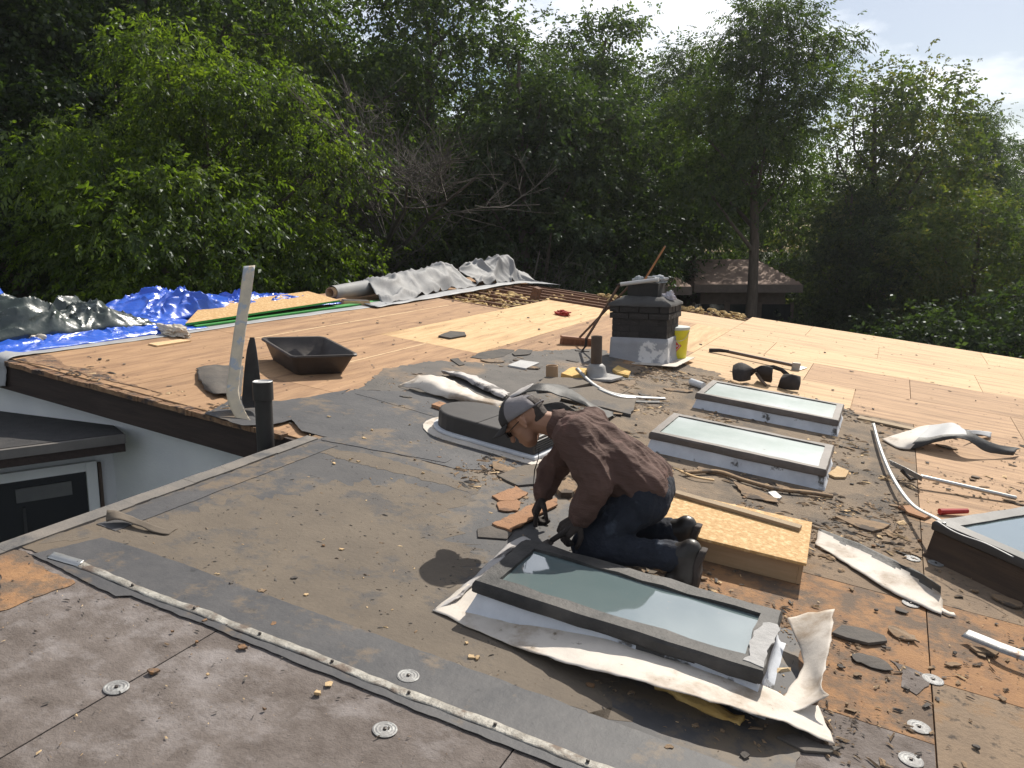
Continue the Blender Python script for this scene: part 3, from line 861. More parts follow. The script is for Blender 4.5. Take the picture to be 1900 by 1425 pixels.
# dead grey tree, only twigs
def bare(seed, H, r0):
    R = random.Random(seed)
    mb = MB()
    cnt = [0]
    def grow(p, d, L, r, lev):
        if cnt[0] > 2600: return
        cnt[0] += 1
        pts = [p]
        k = 4
        for i in range(k):
            d = (d + Vector((R.uniform(-1, 1), R.uniform(-1, 1), R.uniform(-.6, .9))) * .18).normalized()
            pts.append(pts[-1] + d * L / k)
        mb.tube(pts, [max(.0035, r * (1 - .55 * i / k)) for i in range(k + 1)], 6 if lev < 2 else 3, cap=False)
        if lev >= 5: return
        for i in range((7, 6, 5, 4, 3)[lev]):
            t = R.uniform(.25, 1)
            q = pts[min(k, int(t * k))]
            a = Vector((R.uniform(-1, 1), R.uniform(-1, 1), R.uniform(-.35, .8))).normalized()
            grow(q, (d * .55 + a).normalized(), L * R.uniform(.45, .72), r * .5, lev + 1)
    grow(Vector((0, 0, 0)), Vector((0, 0, 1)), H * .55, r0, 0)
    return mb.mesh('dead_tree', BARKG, True)
DEAD = bare(4, 9.5, .075)
for i, (x, Y, s, rz) in enumerate(((745, 19.0, 1.25, .3), (880, 18.2, .74, 2.0), (640, 18.6, .95, 4.0))):
    b = wy(x, 600, Y)
    o = bpy.data.objects.new('dead_tree', DEAD)
    COL.objects.link(o)
    o.matrix_world = Matrix.Translation((b.x, Y, GZ)) @ Matrix.Rotation(rz, 4, 'Z') @ Matrix.Scale(s, 4)
    tag(o, ('tall leafless grey tree with fine bare twigs', 'shorter leafless grey tree behind the grey membrane roll', 'leafless grey tree behind the bright box elder')[i], 'tree')

# ------------------------------------------------------------------ skylights
def ring(u0, u1, v0, v1, t, z0, z1):
    m = MB()
    m.bbox((u0, v0, z0), (u1, v0 + t, z1)); m.bbox((u0, v1 - t, z0), (u1, v1, z1))
    m.bbox((u0, v0 + t, z0), (u0 + t, v1 - t, z1)); m.bbox((u1 - t, v0 + t, z0), (u1, v1 - t, z1))
    return m
def ring_loft(secs):
    """closed rectangular rings stacked into one skin; secs = (hu, hv, z)"""
    P = []
    for hu, hv, z in secs:
        k = 10
        r = []
        for a, b in (((-hu, -hv), (hu, -hv)), ((hu, -hv), (hu, hv)), ((hu, hv), (-hu, hv)), ((-hu, hv), (-hu, -hv))):
            for i in range(k):
                r.append(Vector((a[0] + (b[0] - a[0]) * i / k, a[1] + (b[1] - a[1]) * i / k, z)))
        P.append(r)
    return P
def skylight(label, u0, u1, v0, v1, h, glass, fr, curb_m, bt=.04, rot=0.0, rough=.004, lip=.012, lo_m=None):
    c = Vector(((u0 + u1) / 2, (v0 + v1) / 2, 0))
    t = thing('skylight', label, 'skylight', c, rot)
    hu, hv = (u1 - u0) / 2, (v1 - v0) / 2
    P = ring_loft([(hu + .02, hv + .02, .0), (hu + .006, hv + .006, .03), (hu - .006, hv - .006, h - .045)])
    P = [[p + Vector((nz3(p, 11, 2), nz3(p, 11, 5), nz3(p, 9, 7) * .4)) * rough for p in r] for r in P]
    if lo_m:
        P = ring_loft([(hu + .045, hv + .045, .0), (hu + .02, hv + .02, .015)] + [(hu + .012 - .004 * i, hv + .012 - .004 * i, .03 + (h - .075) * i / 6) for i in range(7)])
        P = [[p + Vector((nz3(p, 11, 2), nz3(p, 11, 5), nz3(p, 9, 7) * .4)) * rough for p in r] for r in P]
    m_ = MB().grid(P, closed=True)
    if lo_m:
        m_.m = [1 if P[k // 40][k % 40].z < h * .60 + .03 * nz3(P[k // 40][k % 40] + c, 8) else 0 for k in range(len(m_.f))]
    m_.obj('curb', [curb_m, lo_m] if lo_m else curb_m, t, smooth=True)
    P = ring_loft([(hu + .002, hv + .002, h - .05), (hu + .008, hv + .008, h - .044), (hu + .008, hv + .008, h - .012), (hu, hv, h), (hu - bt, hv - bt, h), (hu - bt, hv - bt, h - lip)])
    P = [[p + Vector((nz3(p, 13, 2), nz3(p, 13, 5), nz3(p, 13, 7))) * rough for p in r] for r in P]
    MB().grid(P, closed=True).obj('frame', fr, t, auto=35)
    MB().bbox((-hu + bt - .012, -hv + bt - .012, h - lip - .012), (hu - bt + .012, hv - bt + .012, h - lip + .002)).obj('glass', glass, t)
    return t
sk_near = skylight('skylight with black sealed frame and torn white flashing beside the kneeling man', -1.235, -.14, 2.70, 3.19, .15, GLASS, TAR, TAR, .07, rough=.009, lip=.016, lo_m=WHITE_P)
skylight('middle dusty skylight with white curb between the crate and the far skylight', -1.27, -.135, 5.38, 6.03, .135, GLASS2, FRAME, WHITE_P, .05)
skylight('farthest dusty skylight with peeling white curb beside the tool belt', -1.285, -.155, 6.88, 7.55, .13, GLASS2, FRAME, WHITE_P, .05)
q0 = rp(1735, 966, .2)
d4 = Vector((.80, -.60, 0)); e4 = Vector((.60, .80, 0))
c4_ = q0 + d4 * .6 + e4 * .42
skylight('dark boxed skylight with pale blue pane at the right edge of the roof', c4_.x - .6, c4_.x + .6, c4_.y - .42, c4_.y + .42, .2, GLASS, mk('black_aluminium', (.04, .036, .033), (.055, .05, .045), 6, .45, .1, 30), mk('stained_curb_wood', (.045, .03, .022), (.085, .055, .035), 5, .8, .4, 30, stretch=(.5, 8, 5)), .085, rot=math.atan2(-.6, .8))

MB().prism(rough_poly([(.478, -.215), (.55, -.225), (.552, .12), (.50, .10)], .012, .02, 4), .148, .154).obj('white_patch', mk('old_white_paint', (.42, .41, .40), (.33, .32, .31), 14, .95, .5, 50, spec=.1), sk_near)
# torn white flashing of the near skylight
loose_sheet('front_flashing', 'long white flashing strip lifting off along the front of the near skylight', 'flashing',
            [[(802, 1131, .012), (930, 1190, .015), (1050, 1230, .05), (1180, 1262, .09), (1300, 1297, .10), (1420, 1330, .09), (1490, 1355, .05), (1552, 1384, .02)],
             [(835, 1108, .02), (945, 1160, .025), (1060, 1198, .06), (1180, 1232, .085), (1300, 1268, .09), (1420, 1305, .07), (1480, 1322, .05), (1532, 1340, .03)],
             [(868, 1082, .035), (960, 1122, .05), (1070, 1162, .07), (1180, 1200, .08), (1300, 1238, .08), (1430, 1278, .06), (1470, 1300, .05), (1518, 1312, .03)]], WHITE_M, .0025, 7, 5, .003, rag=.006)
loose_sheet('side_flashing', 'dirty white flashing flap on the left end of the near skylight', 'flashing',
            [[(806, 1131, .012), (842, 1105, .01), (880, 1070, .01), (915, 1035, .02), (945, 1008, .03), (972, 996, .03)],
             [(850, 1112, .03), (872, 1090, .04), (897, 1068, .07), (925, 1043, .08), (950, 1020, .08), (985, 1000, .07)]],
            mk('dirty_white_membrane', (.50, .47, .45), (.40, .37, .35), 6, .7, .25, 25, c3=(.10, .09, .085), c3pos=.585, c3scale=7, c3soft=.03), .004, 6, 6, .004, rag=.005)
loose_sheet('end_flashing', 'white flashing flap curling up at the right end of the near skylight', 'flashing',
            [[(1462, 1146, .10), (1475, 1180, .085), (1490, 1230, .06), (1470, 1270, .05), (1440, 1310, .045)],
             [(1500, 1138, .13), (1505, 1180, .12), (1510, 1235, .09), (1505, 1280, .06), (1470, 1322, .05)],
             [(1547, 1130, .19), (1541, 1185, .16), (1530, 1240, .12), (1524, 1275, .11), (1536, 1290, .10)]], WHITE_M, .0025, 6, 6, .004, rag=.006)
loose_sheet('foam_edge_strip', 'torn yellow edged insulation strip under the lifted flashing', 'debris',
            [[(1218, 1275, .012), (1270, 1300, .012), (1330, 1325, .012), (1376, 1345, .01)], [(1222, 1262, .012), (1275, 1286, .014), (1335, 1312, .014), (1380, 1332, .012)]], YFOAM, .02, 5, 3, .012, rag=.012)

# ------------------------------------------------------------------ chimney
pc = rp(1186, 671)
ch = thing('chimney', 'black painted brick chimney with grey and white base beside the yellow bucket', 'chimney', pc + Vector((0, .22, -.02)), upright=True)
cw, cd = .30, .255
MB().bbox((-cw + .008, -cd + .008, .0), (cw - .008, cd - .008, .60)).obj('stack', MORT, ch)
bw, bh = .2, .0667
bm_ = {}
def brick_mesh(dx, dy):
    k = (round(dx, 3), round(dy, 3))
    if k not in bm_:
        bm_[k] = MB().box((0, 0, 0), (dx - .010, dy - .010, bh - .010)).mesh('brick', BRICK)
    return bm_[k]
for r_ in range(4, 9):
    z = .0667 * (r_ + .5) + .0
    e = .022 if r_ >= 7 else .0
    W2, D2 = cw + e, cd + e
    for side in range(4):
        Lh = W2 if side % 2 == 0 else D2
        tot = 2 * Lh - (.18 if side % 2 else 0)
        seg = (1, 1, 1) if r_ % 2 else (.5, 1, 1, .5)
        a = -tot / 2
        for q_ in seg:
            ln = tot * q_ / 3
            o = bpy.data.objects.new('brick', brick_mesh(ln if side % 2 == 0 else .09, .09 if side % 2 == 0 else ln))
            COL.objects.link(o); o.parent = ch
            off = random.uniform(-.003, .003)
            m_ = a + ln / 2
            o.location = ((m_, -D2 + .045 + off, z), (W2 - .045 + off, m_, z), (m_, D2 - .045 + off, z), (-W2 + .045 + off, m_, z))[side]
            a += ln
lo = ring_loft([(cw + .03, cd + .03, 0), (cw + .012, cd + .012, .05), (cw + .006, cd + .006, .20), (cw + .004, cd + .004, .27), (cw - .02, cd - .02, .275)])
lo = [[p + Vector((nz3(p, 7, 1), nz3(p, 7, 4), nz3(p, 5, 9))) * .006 for p in r] for r in lo]
MB().grid(lo, closed=True).obj('painted_base', CHW, ch, smooth=True)
cr = ring_loft([(cw + .03, cd + .03, .60), (cw + .03, cd + .03, .625), (.20, .18, .70), (.17, .15, .70)])
cr = [[p + Vector((nz3(p, 9, 1), nz3(p, 9, 4), nz3(p, 9, 8))) * .008 for p in r] for r in cr]
MB().grid(cr, closed=True).obj('crown', CEM, ch, smooth=True)
fl = ring(-.165, .165, -.15, .15, .03, .66, .84)
fl.obj('flue', MORT, ch, bevel=.006)
MB().prism(rough_poly([(-.46, -.40), (.44, -.42), (.47, .36), (-.42, .33)], .008, .06, 4), .012, .018).obj('base_flashing', WHITE_M, ch)
# things lying on the chimney
def chp(x, y, z): return ch.matrix_world @ Vector((x, y, z))
def tubething(name, label, cat, pts, rads, mat, n=10, smooth=True, w=False, **k):
    P = [Vector(p) for p in pts]
    o0 = P[0].copy()
    if w:
        m4 = Matrix.Translation(o0)
    else:
        m4 = rmat(o0)
    o = MB().tube([p - o0 for p in P], rads, n, **k).obj(name, mat, mat4=m4, auto=40)
    return tag(o, label, cat)
a, b = chp(-.24, -.15, .80), chp(.19, -.16, .86)
gun = thing('caulk_gun', 'white cartridge tool lying across the chimney flue', 'caulk gun', None, m4=Matrix.Translation(a))
b = b - a
MB().tube([Vector((0, 0, .02)), b * .95 + Vector((0, 0, .02))], .021, 12).obj('tube', PLAST_W, gun, auto=40)
MB().tube([b * -.12 + Vector((0, 0, .02)), Vector((0, 0, .02))], [.006, .012], 8).obj('nozzle', BLACKC, gun)
MB().tube([b * .95 + Vector((0, 0, .02)), b * 1.2 + Vector((0, 0, .02))], .005, 6).obj('rod', METAL_S, gun)
MB().tube([b * .9 + Vector((0, 0, .03)), b * .85 + Vector((0, .05, .05)), b * .7 + Vector((0, .06, .06))], .008, 6).obj('handle', METAL_S, gun)
def crumple(name, label, cat, m4, r, mat, seed, sq=(1, 1, .7), amp=.45, group=None):
    bm = bmesh.new()
    bmesh.ops.create_icosphere(bm, subdivisions=4, radius=1)
    for v in bm.verts:
        p = v.co.copy()
        f = 1 + amp * (nz3(p, 2.2, seed) + .6 * abs(nz3(p, 5, seed + 3)) + .3 * nz3(p, 11, seed + 5))
        v.co = Vector((p.x * sq[0], p.y * sq[1], max(-.25, p.z * sq[2]))) * r * f
    zmin = min(v.co.z for v in bm.verts)
    for v in bm.verts: v.co.z -= zmin
    me = bpy.data.meshes.new(name); bm.to_mesh(me); bm.free()
    me.materials.append(mat)
    o = bpy.data.objects.new(name, me); COL.objects.link(o); o.matrix_world = m4
    return tag(o, label, cat, group)
GLV = mk('grey_glove', (.45, .47, .48), (.16, .17, .18), 18, .8, .5, 30)
def up4(p): return Matrix.Translation(p)
crumple('work_glove', 'small pale work glove on the left of the chimney flue', 'glove', up4(chp(-.09, .0, .835)), .055, GLV, 3, (1.1, .8, .8), .5)
crumple('work_glove', 'larger grey work glove on the right of the chimney flue', 'glove', up4(chp(.11, .02, .835)), .065, GLV, 9, (1.5, .8, .7), .5)
crumple('rag', 'crumpled pale rag on the chimney crown', 'rag', up4(chp(.24, .0, .655)), .062, mk('lilac_rag', (.55, .52, .55), (.4, .38, .42), 12, .9, .3, 30), 12, (1, .8, 1.1), .5)

# broom and other tools leaning on the chimney
bp_ = rp(1073, 640)
br = thing('push_broom', 'push broom with brown bristle block leaning against the chimney', 'broom', bp_, rot=.75)
Rb = rmat(bp_, .75).inverted()
topb = Rb @ chp(-.20, .05, .80)
MB().box((-.02, 0, .075), (.40, .06, .03), Matrix.Rotation(.05, 3, 'Y')).obj('block', mk('broom_wood', (.30, .15, .09), (.38, .20, .12), 8, .7), br, bevel=.004)
bs = MB()
for i in range(60):
    x = -.21 + .385 * (i % 30) / 29; y = -.018 + .036 * (i // 30)
    bs.box((x, y + random.uniform(-.006, .006), .032), (.012, .02, .064), Matrix.Rotation(random.uniform(-.12, .12), 3, 'X'))
tag(bs.obj('bristles', mk('bristle', (.26, .12, .07), (.20, .09, .055), 20, .9), br), None, None, kind='stuff')
MB().tube([(0, 0, .08), topb], .0125, 8).obj('handle', mk('dark_handle', (.10, .055, .035), (.14, .08, .05), 8, .6), br, auto=40)
p1 = rp(1085, 652); p2 = MI @ chp(-.26, -.10, .83)
sp = thing('roof_scraper', 'dark long handled scraper leaning on the chimney beside the broom', 'scraper', p1)
MB().tube([(0, 0, .14), p2 - p1], .015, 8).obj('handle', MATS['dark_handle'], sp, auto=40)
MB().tube([(-.02, -.02, .012), (.0, .01, .06), (0, 0, .15)], [.012, .014, .016], 8).obj('neck', BLACKC, sp)
MB().box((-.02, -.03, .008), (.15, .05, .008), Matrix.Rotation(.6, 3, 'Z')).obj('blade', BRONZE, sp)
ptop = CAMP + ray(1234, 457) * 10.05
pbot = rp(1150, 590)
Pb = toworld(pbot)
tag(MB().tube([Vector((0, 0, .01)), (ptop - Pb) * .5 + Vector((0, 0, -.02)), ptop - Pb], [.014, .014, .012], 8).obj('wooden_pole', mk('old_pole', (.20, .12, .075), (.26, .16, .10), 8, .7), mat4=Matrix.Translation(Pb), auto=40), 'thin wooden pole rising behind the chimney', 'pole')

# bucket
bk = thing('bucket', 'yellow plastic bucket with red diamond emblem behind the chimney', 'bucket', rp(1253, 668), upright=True)
MB().lathe([(.105, 0), (.112, .01), (.135, .30), (.142, .31), (.142, .345), (.138, .35)], n=28).obj('body', PLAST_Y, bk, auto=40)
MB().lathe([(.145, .338), (.148, .345), (.148, .365), (.135, .37)], n=28).obj('lid', mk('pale_lid', (.55, .58, .55), (.48, .5, .48)), bk, auto=40)
em = MB()
for dz, rr, mi_ in ((.0, .062, 0), (.001, .05, 1), (.002, .042, 0)):
    ang = math.atan2(-1, .25)
    R_ = .128 + dz
    pts = [(0, -rr * 1.25), (rr, 0), (0, rr * 1.25), (-rr, 0)]
    em.add([(R_ * math.cos(ang + p[0] / R_), R_ * math.sin(ang + p[0] / R_), .17 + p[1] * .9) for p in pts], [(0, 1, 2, 3)], mi_)
em.add([(.1325 * math.cos(math.atan2(-1, .25) + x / .13), .1325 * math.sin(math.atan2(-1, .25) + x / .13), .17 + z) for x, z in ((-.024, -.006), (.024, -.006), (.024, .006), (-.024, .006))], [(0, 1, 2, 3)], 1)
em.obj('emblem', [PLAST_R, PLAST_W], bk)
hp = [Vector((.143 * math.cos(t), .143 * math.sin(t), .325 - .10 * math.sin(max(0, (t + 2.2) / 2.2 * math.pi)))) for t in [-2.2 + 2.2 * i / 12 for i in range(13)]]
MB().tube(hp, .003, 5).obj('bail', METAL_S, bk)

# ------------------------------------------------------------------ pipes and vent
vp = thing('vent_pipe', 'short brown vent pipe in a grey lead boot beside the chimney', 'vent pipe', rp(1106, 699), upright=True)
MB().lathe([(.052, .0), (.052, .385), (.044, .385), (.044, .30), (.001, .30)], n=20).obj('pipe', PIPEBR, vp, auto=40)
MB().lathe([(.12, .004), (.105, .02), (.092, .06), (.085, .10), (.056, .125)], n=24).obj('boot', LEAD, vp, auto=50)
MB().prism(rough_poly([(-.26, -.02), (-.2, .16), (.06, .2), (.24, .08), (.2, -.15), (-.05, -.2)], .006, .06, 6), -.012, .008).obj('base_flange', LEAD, vp)
pp = pv(487, 708, 3.86)
pl = thing('plumbing_pipe', 'tall black plastic pipe with white rim rising from the courtyard', 'pipe', None, m4=Matrix.Translation(Vector((toworld(pp).x, toworld(pp).y, GZ))))
hz_ = toworld(pp).z - GZ
MB().lathe([(.052, 0), (.052, hz_ - .02)], n=24).obj('pipe', PIPEB, pl, auto=40)
MB().lathe([(.054, hz_ - .115), (.061, hz_ - .112), (.061, hz_), (.055, hz_ + .002), (.051, hz_ - .006), (.05, hz_ - .09)], n=24).obj('collar', PIPEB, pl, auto=40)
MB().lathe([(.050, hz_ - .012), (.060, hz_ + .001), (.056, hz_ + .004), (.048, hz_ - .004)], n=24).obj('rim', PLAST_W, pl, auto=40)

rv = thing('roof_vent', 'low black rounded roof vent with louvers on white flange behind the man', 'roof vent', Vector((-2.2, 4.90, 0)), rot=-.10)
def dpoly(x0, x1, hw, grow=0):
    pts = [(x1 + grow, -hw - grow), (x1 + grow, hw + grow)]
    r = hw + grow
    for i in range(13):
        q = math.pi / 2 + math.pi * i / 12
        pts.append((x0 + hw + r * math.cos(q) * 1.0, r * math.sin(q)))
    return pts
MB().prism(dpoly(-.43, .42, .235), .02, .145).obj('hood', mk('black_vent_metal', (.035, .031, .029), (.05, .044, .04), 6, .5, .1, 30), rv, bevel=.012)
MB().bbox((-.02, -.235, .1455), (-.012, .235, .148)).obj('hood_seam', PIPEB, rv)
MB().prism(rough_poly(dpoly(-.43, .42, .235, .03), .010, .05, 2), .012, .034).obj('white_sealant', mk('white_sealant', (.60, .61, .63), (.48, .5, .54), 9, .7, .6, 30), rv, bevel=.006)
MB().prism(rough_poly(dpoly(-.43, .42, .235, .10), .004, .06, 3), .006, .011).obj('base_flange', WHITE_M, rv)
for k in range(6):
    MB().box((.423, 0, .042 + k * .016), (.006, .44, .007), Matrix.Rotation(.5, 3, 'Y')).obj('louver', PIPEB, rv)

# ------------------------------------------------------------------ tub
tb = rp(547, 661, .175); tl = rp(482, 628, .175); tr_ = rp(664, 661, .175); tk = rp(598, 622, .175)
c = (tb + tl + tr_ + tk) / 4; c.z = 0
ax_ = ((tl - tb) + (tk - tr_)) / 2
tubo = thing('mixing_tub', 'black plastic mixing tub standing on the weathered plywood', 'tub', c, math.atan2(ax_.y, ax_.x))
hx, hy = .38, .29
def rrect(hx, hy, r, z, k=5):
    out = []
    for sx, sy, a0 in ((1, 1, 0), (-1, 1, 90), (-1, -1, 180), (1, -1, 270)):
        for i in range(k + 1):
            q = rad(a0 + 90 * i / k)
            out.append(Vector((sx * (hx - r) + r * math.cos(q), sy * (hy - r) + r * math.sin(q), z)))
    return out
MB().grid([rrect(hx * .74, hy * .70, .05, .002), rrect(hx * .78, hy * .74, .06, .012), rrect(hx * .93, hy * .92, .05, .16), rrect(hx * .945, hy * .94, .05, .172),
           rrect(hx * .92, hy * .91, .05, .172), rrect(hx * .76, hy * .72, .055, .018), rrect(hx * .70, hy * .66, .05, .010), rrect(.01, .01, .005, .010)], closed=True).obj('basin', TUB, tubo, auto=50)
MB().grid([rrect(hx * .935, hy * .93, .05, .166), rrect(hx * .99, hy * .99, .055, .160), rrect(hx, hy, .055, .170), rrect(hx * .985, hy * .985, .055, .180), rrect(hx * .925, hy * .92, .05, .178), rrect(hx * .92, hy * .91, .05, .170)], closed=True).obj('rim', TUB, tubo, auto=60)

# ------------------------------------------------------------------ bent metal strip, black curl behind it
SP = [pv(530, 850, 4.0), pv(492, 818, 4.02), pv(462, 800, 4.03), pv(437, 775, 4.05), pv(421, 735, 4.1), pv(424, 690, 4.2), pv(433, 620, 4.35), pv(443, 560, 4.5), pv(452, 494, 4.65)]
SQ = [p + Vector((.078, .03, .016)) for p in SP]
c = SP[3].copy(); c.z = 0
P = sheet([SP, SQ], 5, 4)
P = [[p - c + Vector((0, .004 * nz3(p, 12), 0)) for p in r] for r in P]
tag(MB().grid(P).obj('metal_edge_strip', STRIPM, smooth=True, mat4=rmat(c), solid=.002), 'bent pale metal edge strip standing up from the eave beside the black pipe', 'metal strip')
CU = []
for y_, x0, x1, v_, dip in ((626, 452, 456, 4.42, 0), (650, 446, 460, 4.38, .01), (690, 441, 465, 4.32, .03), (725, 438, 469, 4.27, .05), (745, 437, 471, 4.24, .055), (757, 442, 468, 4.20, .02)):
    a_, b_ = pv(x0 + 12, y_, v_), pv(x1 + 16, y_, v_)
    CU.append([a_.lerp(b_, j / 6) + Vector((0, dip * (1 - (j / 3 - 1) ** 2), 0)) for j in range(7)])
c = Vector((CU[-1][3].x, CU[-1][3].y, 0))
P = local(sheet(CU, 3, 4), c)
tag(MB().grid(P).obj('curled_membrane', RUB_BLK, smooth=True, mat4=rmat(c), solid=.004), 'black curled membrane strip standing behind the bent metal strip', 'membrane scrap')
loose_sheet('membrane_flap', 'dark torn membrane flap lying left of the bent metal strip', 'membrane scrap',
            [[(365, 683, .01), (390, 678, .03), (420, 677, .02), (450, 680, .01)], [(370, 705, .03), (395, 708, .05), (420, 705, .04), (450, 705, .03)], [(380, 722, .012), (400, 732, .03), (420, 730, .03), (445, 742, .02)]], CHIP_D, .004, 5, 5, .006, rag=.012)
loose_sheet('curled_strip', 'curled dark membrane strip near the left edge trim', 'membrane scrap',
            [[(197, 945, .06), (215, 948, .05), (240, 957, .03), (275, 970, .03), (310, 981, .012), (328, 981, .006)], [(198, 968, .015), (215, 965, .035), (238, 968, .03), (268, 980, .02), (300, 991, .01), (314, 993, .004)]], EPDMT, .004, 5, 4, .004, rag=.004)

# ------------------------------------------------------------------ tarps, grey membrane, boards at the far left
def heap(name, label, pts_poly, hfun, mat, seed, n=(46, 30), crease=1.0, sub=True, cat='tarp'):
    """crumpled tarp over a four sided footprint a-b-c-d"""
    a, b, c_, d = [Vector(p) for p in pts_poly]
    P = []
    for i in range(n[1] + 1):
        t = i / n[1]
        row = []
        for j in range(n[0] + 1):
            s_ = j / n[0]
            p = a.lerp(b, s_).lerp(d.lerp(c_, s_), t)
            e = min(1, min(s_, 1 - s_) * 5) * min(1, min(t, 1 - t) * 4)
            e = e ** .6
            q = Vector((p.x * 1.15 + p.y * .35, p.y * .62 - p.x * .3, seed))
            wq = q + Vector((nz3(q, 3, 1), nz3(q, 3, 6), 0)) * .22
            f1, f2, f3 = (1 - min(1, abs(nz3(wq, sc_, of_)) * 3.2) for sc_, of_ in ((2.4, 0), (5.2, 4), (10.5, 9)))
            z = hfun(s_, t) * e * (.72 + .38 * f1 * f1 * crease) + crease * e * (.040 * f2 * f2 + .020 * f3 * f3) + .010 * f3 * f3 * crease + .008
            row.append(p + Vector((nz3(q, 3.1, 2) * .12 * e + nz3(q, 8, 5) * .045 * e, nz3(q, 3.1, 8) * .12 * e + nz3(q, 8, 1) * .045 * e, z)))
        P.append(row)
    cc_ = centre(P)
    o = MB().grid(local(P, cc_)).obj(name, mat, mat4=rmat(cc_), solid=.003)
    o.data.polygons.foreach_set('use_smooth', [True] * len(o.data.polygons))
    o.data.set_sharp_from_angle(angle=rad(28))
    return tag(o, label, cat)
heap('blue_tarp', 'flat blue tarp strip spread along the left edge of the roof', [(-6.45, 3.95, 0), (-5.98, 3.95, 0), (-5.93, 6.1, 0), (-6.6, 6.3, 0)], lambda s, t: .03, TARP_B, 2.0, (40, 110), .45)
heap('green_tarp', 'dark green tarp heaped on the blue tarp', [(-7.1, 3.9, .02), (-6.33, 3.95, .02), (-6.2, 5.75, .02), (-6.9, 5.9, .02)],
     lambda s, t: .10 + .20 * math.exp(-((t - .33) / .16) ** 2) * (.5 + .5 * s) + .10 * math.exp(-((t - .68) / .10) ** 2), TARP_G, 5.3, (80, 110))
heap('blue_tarp', 'crumpled blue tarp heap behind the green tarp', [(-7.2, 5.55, .0), (-6.4, 5.75, .0), (-6.15, 8.6, .0), (-6.9, 8.8, .0)],
     lambda s, t: .04 + .17 * math.exp(-((t - .25) / .16) ** 2) + .05 * math.exp(-((t - .6) / .2) ** 2), TARP_B, 9.1, (70, 130))
heap('blue_tarp', 'blue tarp fold peeking from under the green tarp', [(-7.25, 4.1, .25), (-6.95, 4.0, .25), (-6.9, 4.75, .25), (-7.2, 4.8, .2)], lambda s, t: .16, TARP_B, 3.4, (30, 40), .8)
crumple('rag', 'cream rag with trailing fringe on the grey membrane edge', 'rag', rmat(rp(322, 622)), .075, RAG, 21, (2.0, 1.0, .75), .7)
crumple('rag', 'small cream rag at the foot of the green tarp', 'rag', rmat(rp(72, 634)), .055, RAG, 25, (1.8, 1, .7), .6)
tag(MB().prism([p - rp(315, 640) for p in (rp(275, 640), rp(335, 632), rp(355, 634), rp(292, 644))], .002, .014).obj('plywood_offcut', WOOD, mat4=rmat(rp(315, 640))), 'thin pale plywood offcut lying by the cream rag', 'wood scrap')
# grey membrane strip along the left edge, hanging over the eave
gs = [[Vector((-6.15, 3.99, -.28)), Vector((-6.15, 4.0, -.1)), Vector((-6.15, 4.03, .012)), Vector((-6.15, 4.4, .006)), Vector((-6.15, 5.5, .006)), Vector((-6.1, 7.0, .006)), Vector((-6.05, 8.9, .006))],
      [Vector((-5.86, 3.99, -.2)), Vector((-5.86, 4.0, -.1)), Vector((-5.86, 4.03, .012)), Vector((-5.88, 4.4, .008)), Vector((-5.84, 5.5, .006)), Vector((-5.85, 7.0, .006)), Vector((-5.78, 8.9, .006))]]
loose_sheet('grey_membrane_strip', 'flat grey membrane strip running along the left edge of the plywood', 'membrane', gs, GREYMEM2, .003, 7, 6, .004, px=False, rag=.004)
# osb panel with green edge
osb = thing('osb_sheet', 'osb panel with green painted edge lying on the blue tarp', 'board', Vector((-6.25, 6.9, .0)))
oc0 = Vector((-6.25, 6.9, 0))
A4 = [Vector((-6.02, 5.9, .055)), Vector((-5.98, 8.3, .10)), Vector((-6.5, 8.35, .13)), Vector((-6.5, 6.6, .10))]
A4 = [p - oc0 for p in A4]
MB().add([*A4, *[p - Vector((0, 0, .018)) for p in A4]], [(0, 1, 2, 3), (7, 6, 5, 4), (1, 2, 6, 5), (2, 3, 7, 6), (3, 0, 4, 7)]).obj('board', OSB, osb)
MB().add([A4[0] + Vector((.002, 0, .001)), A4[1] + Vector((.002, 0, .001)), A4[1] - Vector((-.002, 0, .02)), A4[0] - Vector((-.002, 0, .02))], [(0, 1, 2, 3)]).obj('green_edge', GREEN, osb, solid=.003)
tag(MB().prism([(-6.06, 6.0), (-5.97, 6.0), (-5.93, 9.2), (-6.02, 9.2)], .012, .028).obj('green_board', GREEN, mat4=M), 'narrow green edged board under the osb panel', 'board')
# rolled membrane with core
rl = thing('membrane_roll', 'long roll of grey membrane on a cardboard core along the far left edge', 'membrane roll', Vector((-6.28, 8.55, 0)))
ra, rb_ = Vector((0, 0, .13)), Vector((-.12, 2.6, .15))
P = []
for i in range(25):
    t = i / 24
    c = ra.lerp(rb_, t)
    r_ = .085 + .02 * math.sin(math.pi * t)
    P.append([c + Vector((math.cos(q) * r_ * (1 + .10 * nz3((t * 9, q, 0), 1.2)), 0, math.sin(q) * r_ * (1 + .10 * nz3((t * 7, q, 3), 1.2)))) for q in [2 * math.pi * j / 18 for j in range(18)]])
MB().grid(P, closed=True).obj('roll', GREYMEM, rl, smooth=True)
MB().tube([ra + Vector((.0, -.05, 0)), ra + Vector((0, .3, 0))], .062, 16, cap=False).obj('core', CARD, rl, auto=40, solid=.012)
def cloth(name, label, rows, seed, amp=.05, mat=GREYMEM, ku=14, kv=12):
    P = sheet(rows, ku, kv)
    c = centre(P)
    P = [[p - c + Vector((nz3(p, 3, seed), nz3(p, 3, seed + 2), (1 - min(1, abs(nz3(p, 2.2, seed + 4)) * 2.6)) ** 2 * 1.2 + .35 * (1 - min(1, abs(nz3(p, 5, seed + 7)) * 2.6)) ** 2)) * amp for p in r] for r in P]
    for r in P:
        for p in r:
            p.z = max(p.z, .006)
    o = MB().grid(P).obj(name, mat, smooth=True, mat4=rmat(c), solid=.004)
    return tag(o, label, 'membrane')
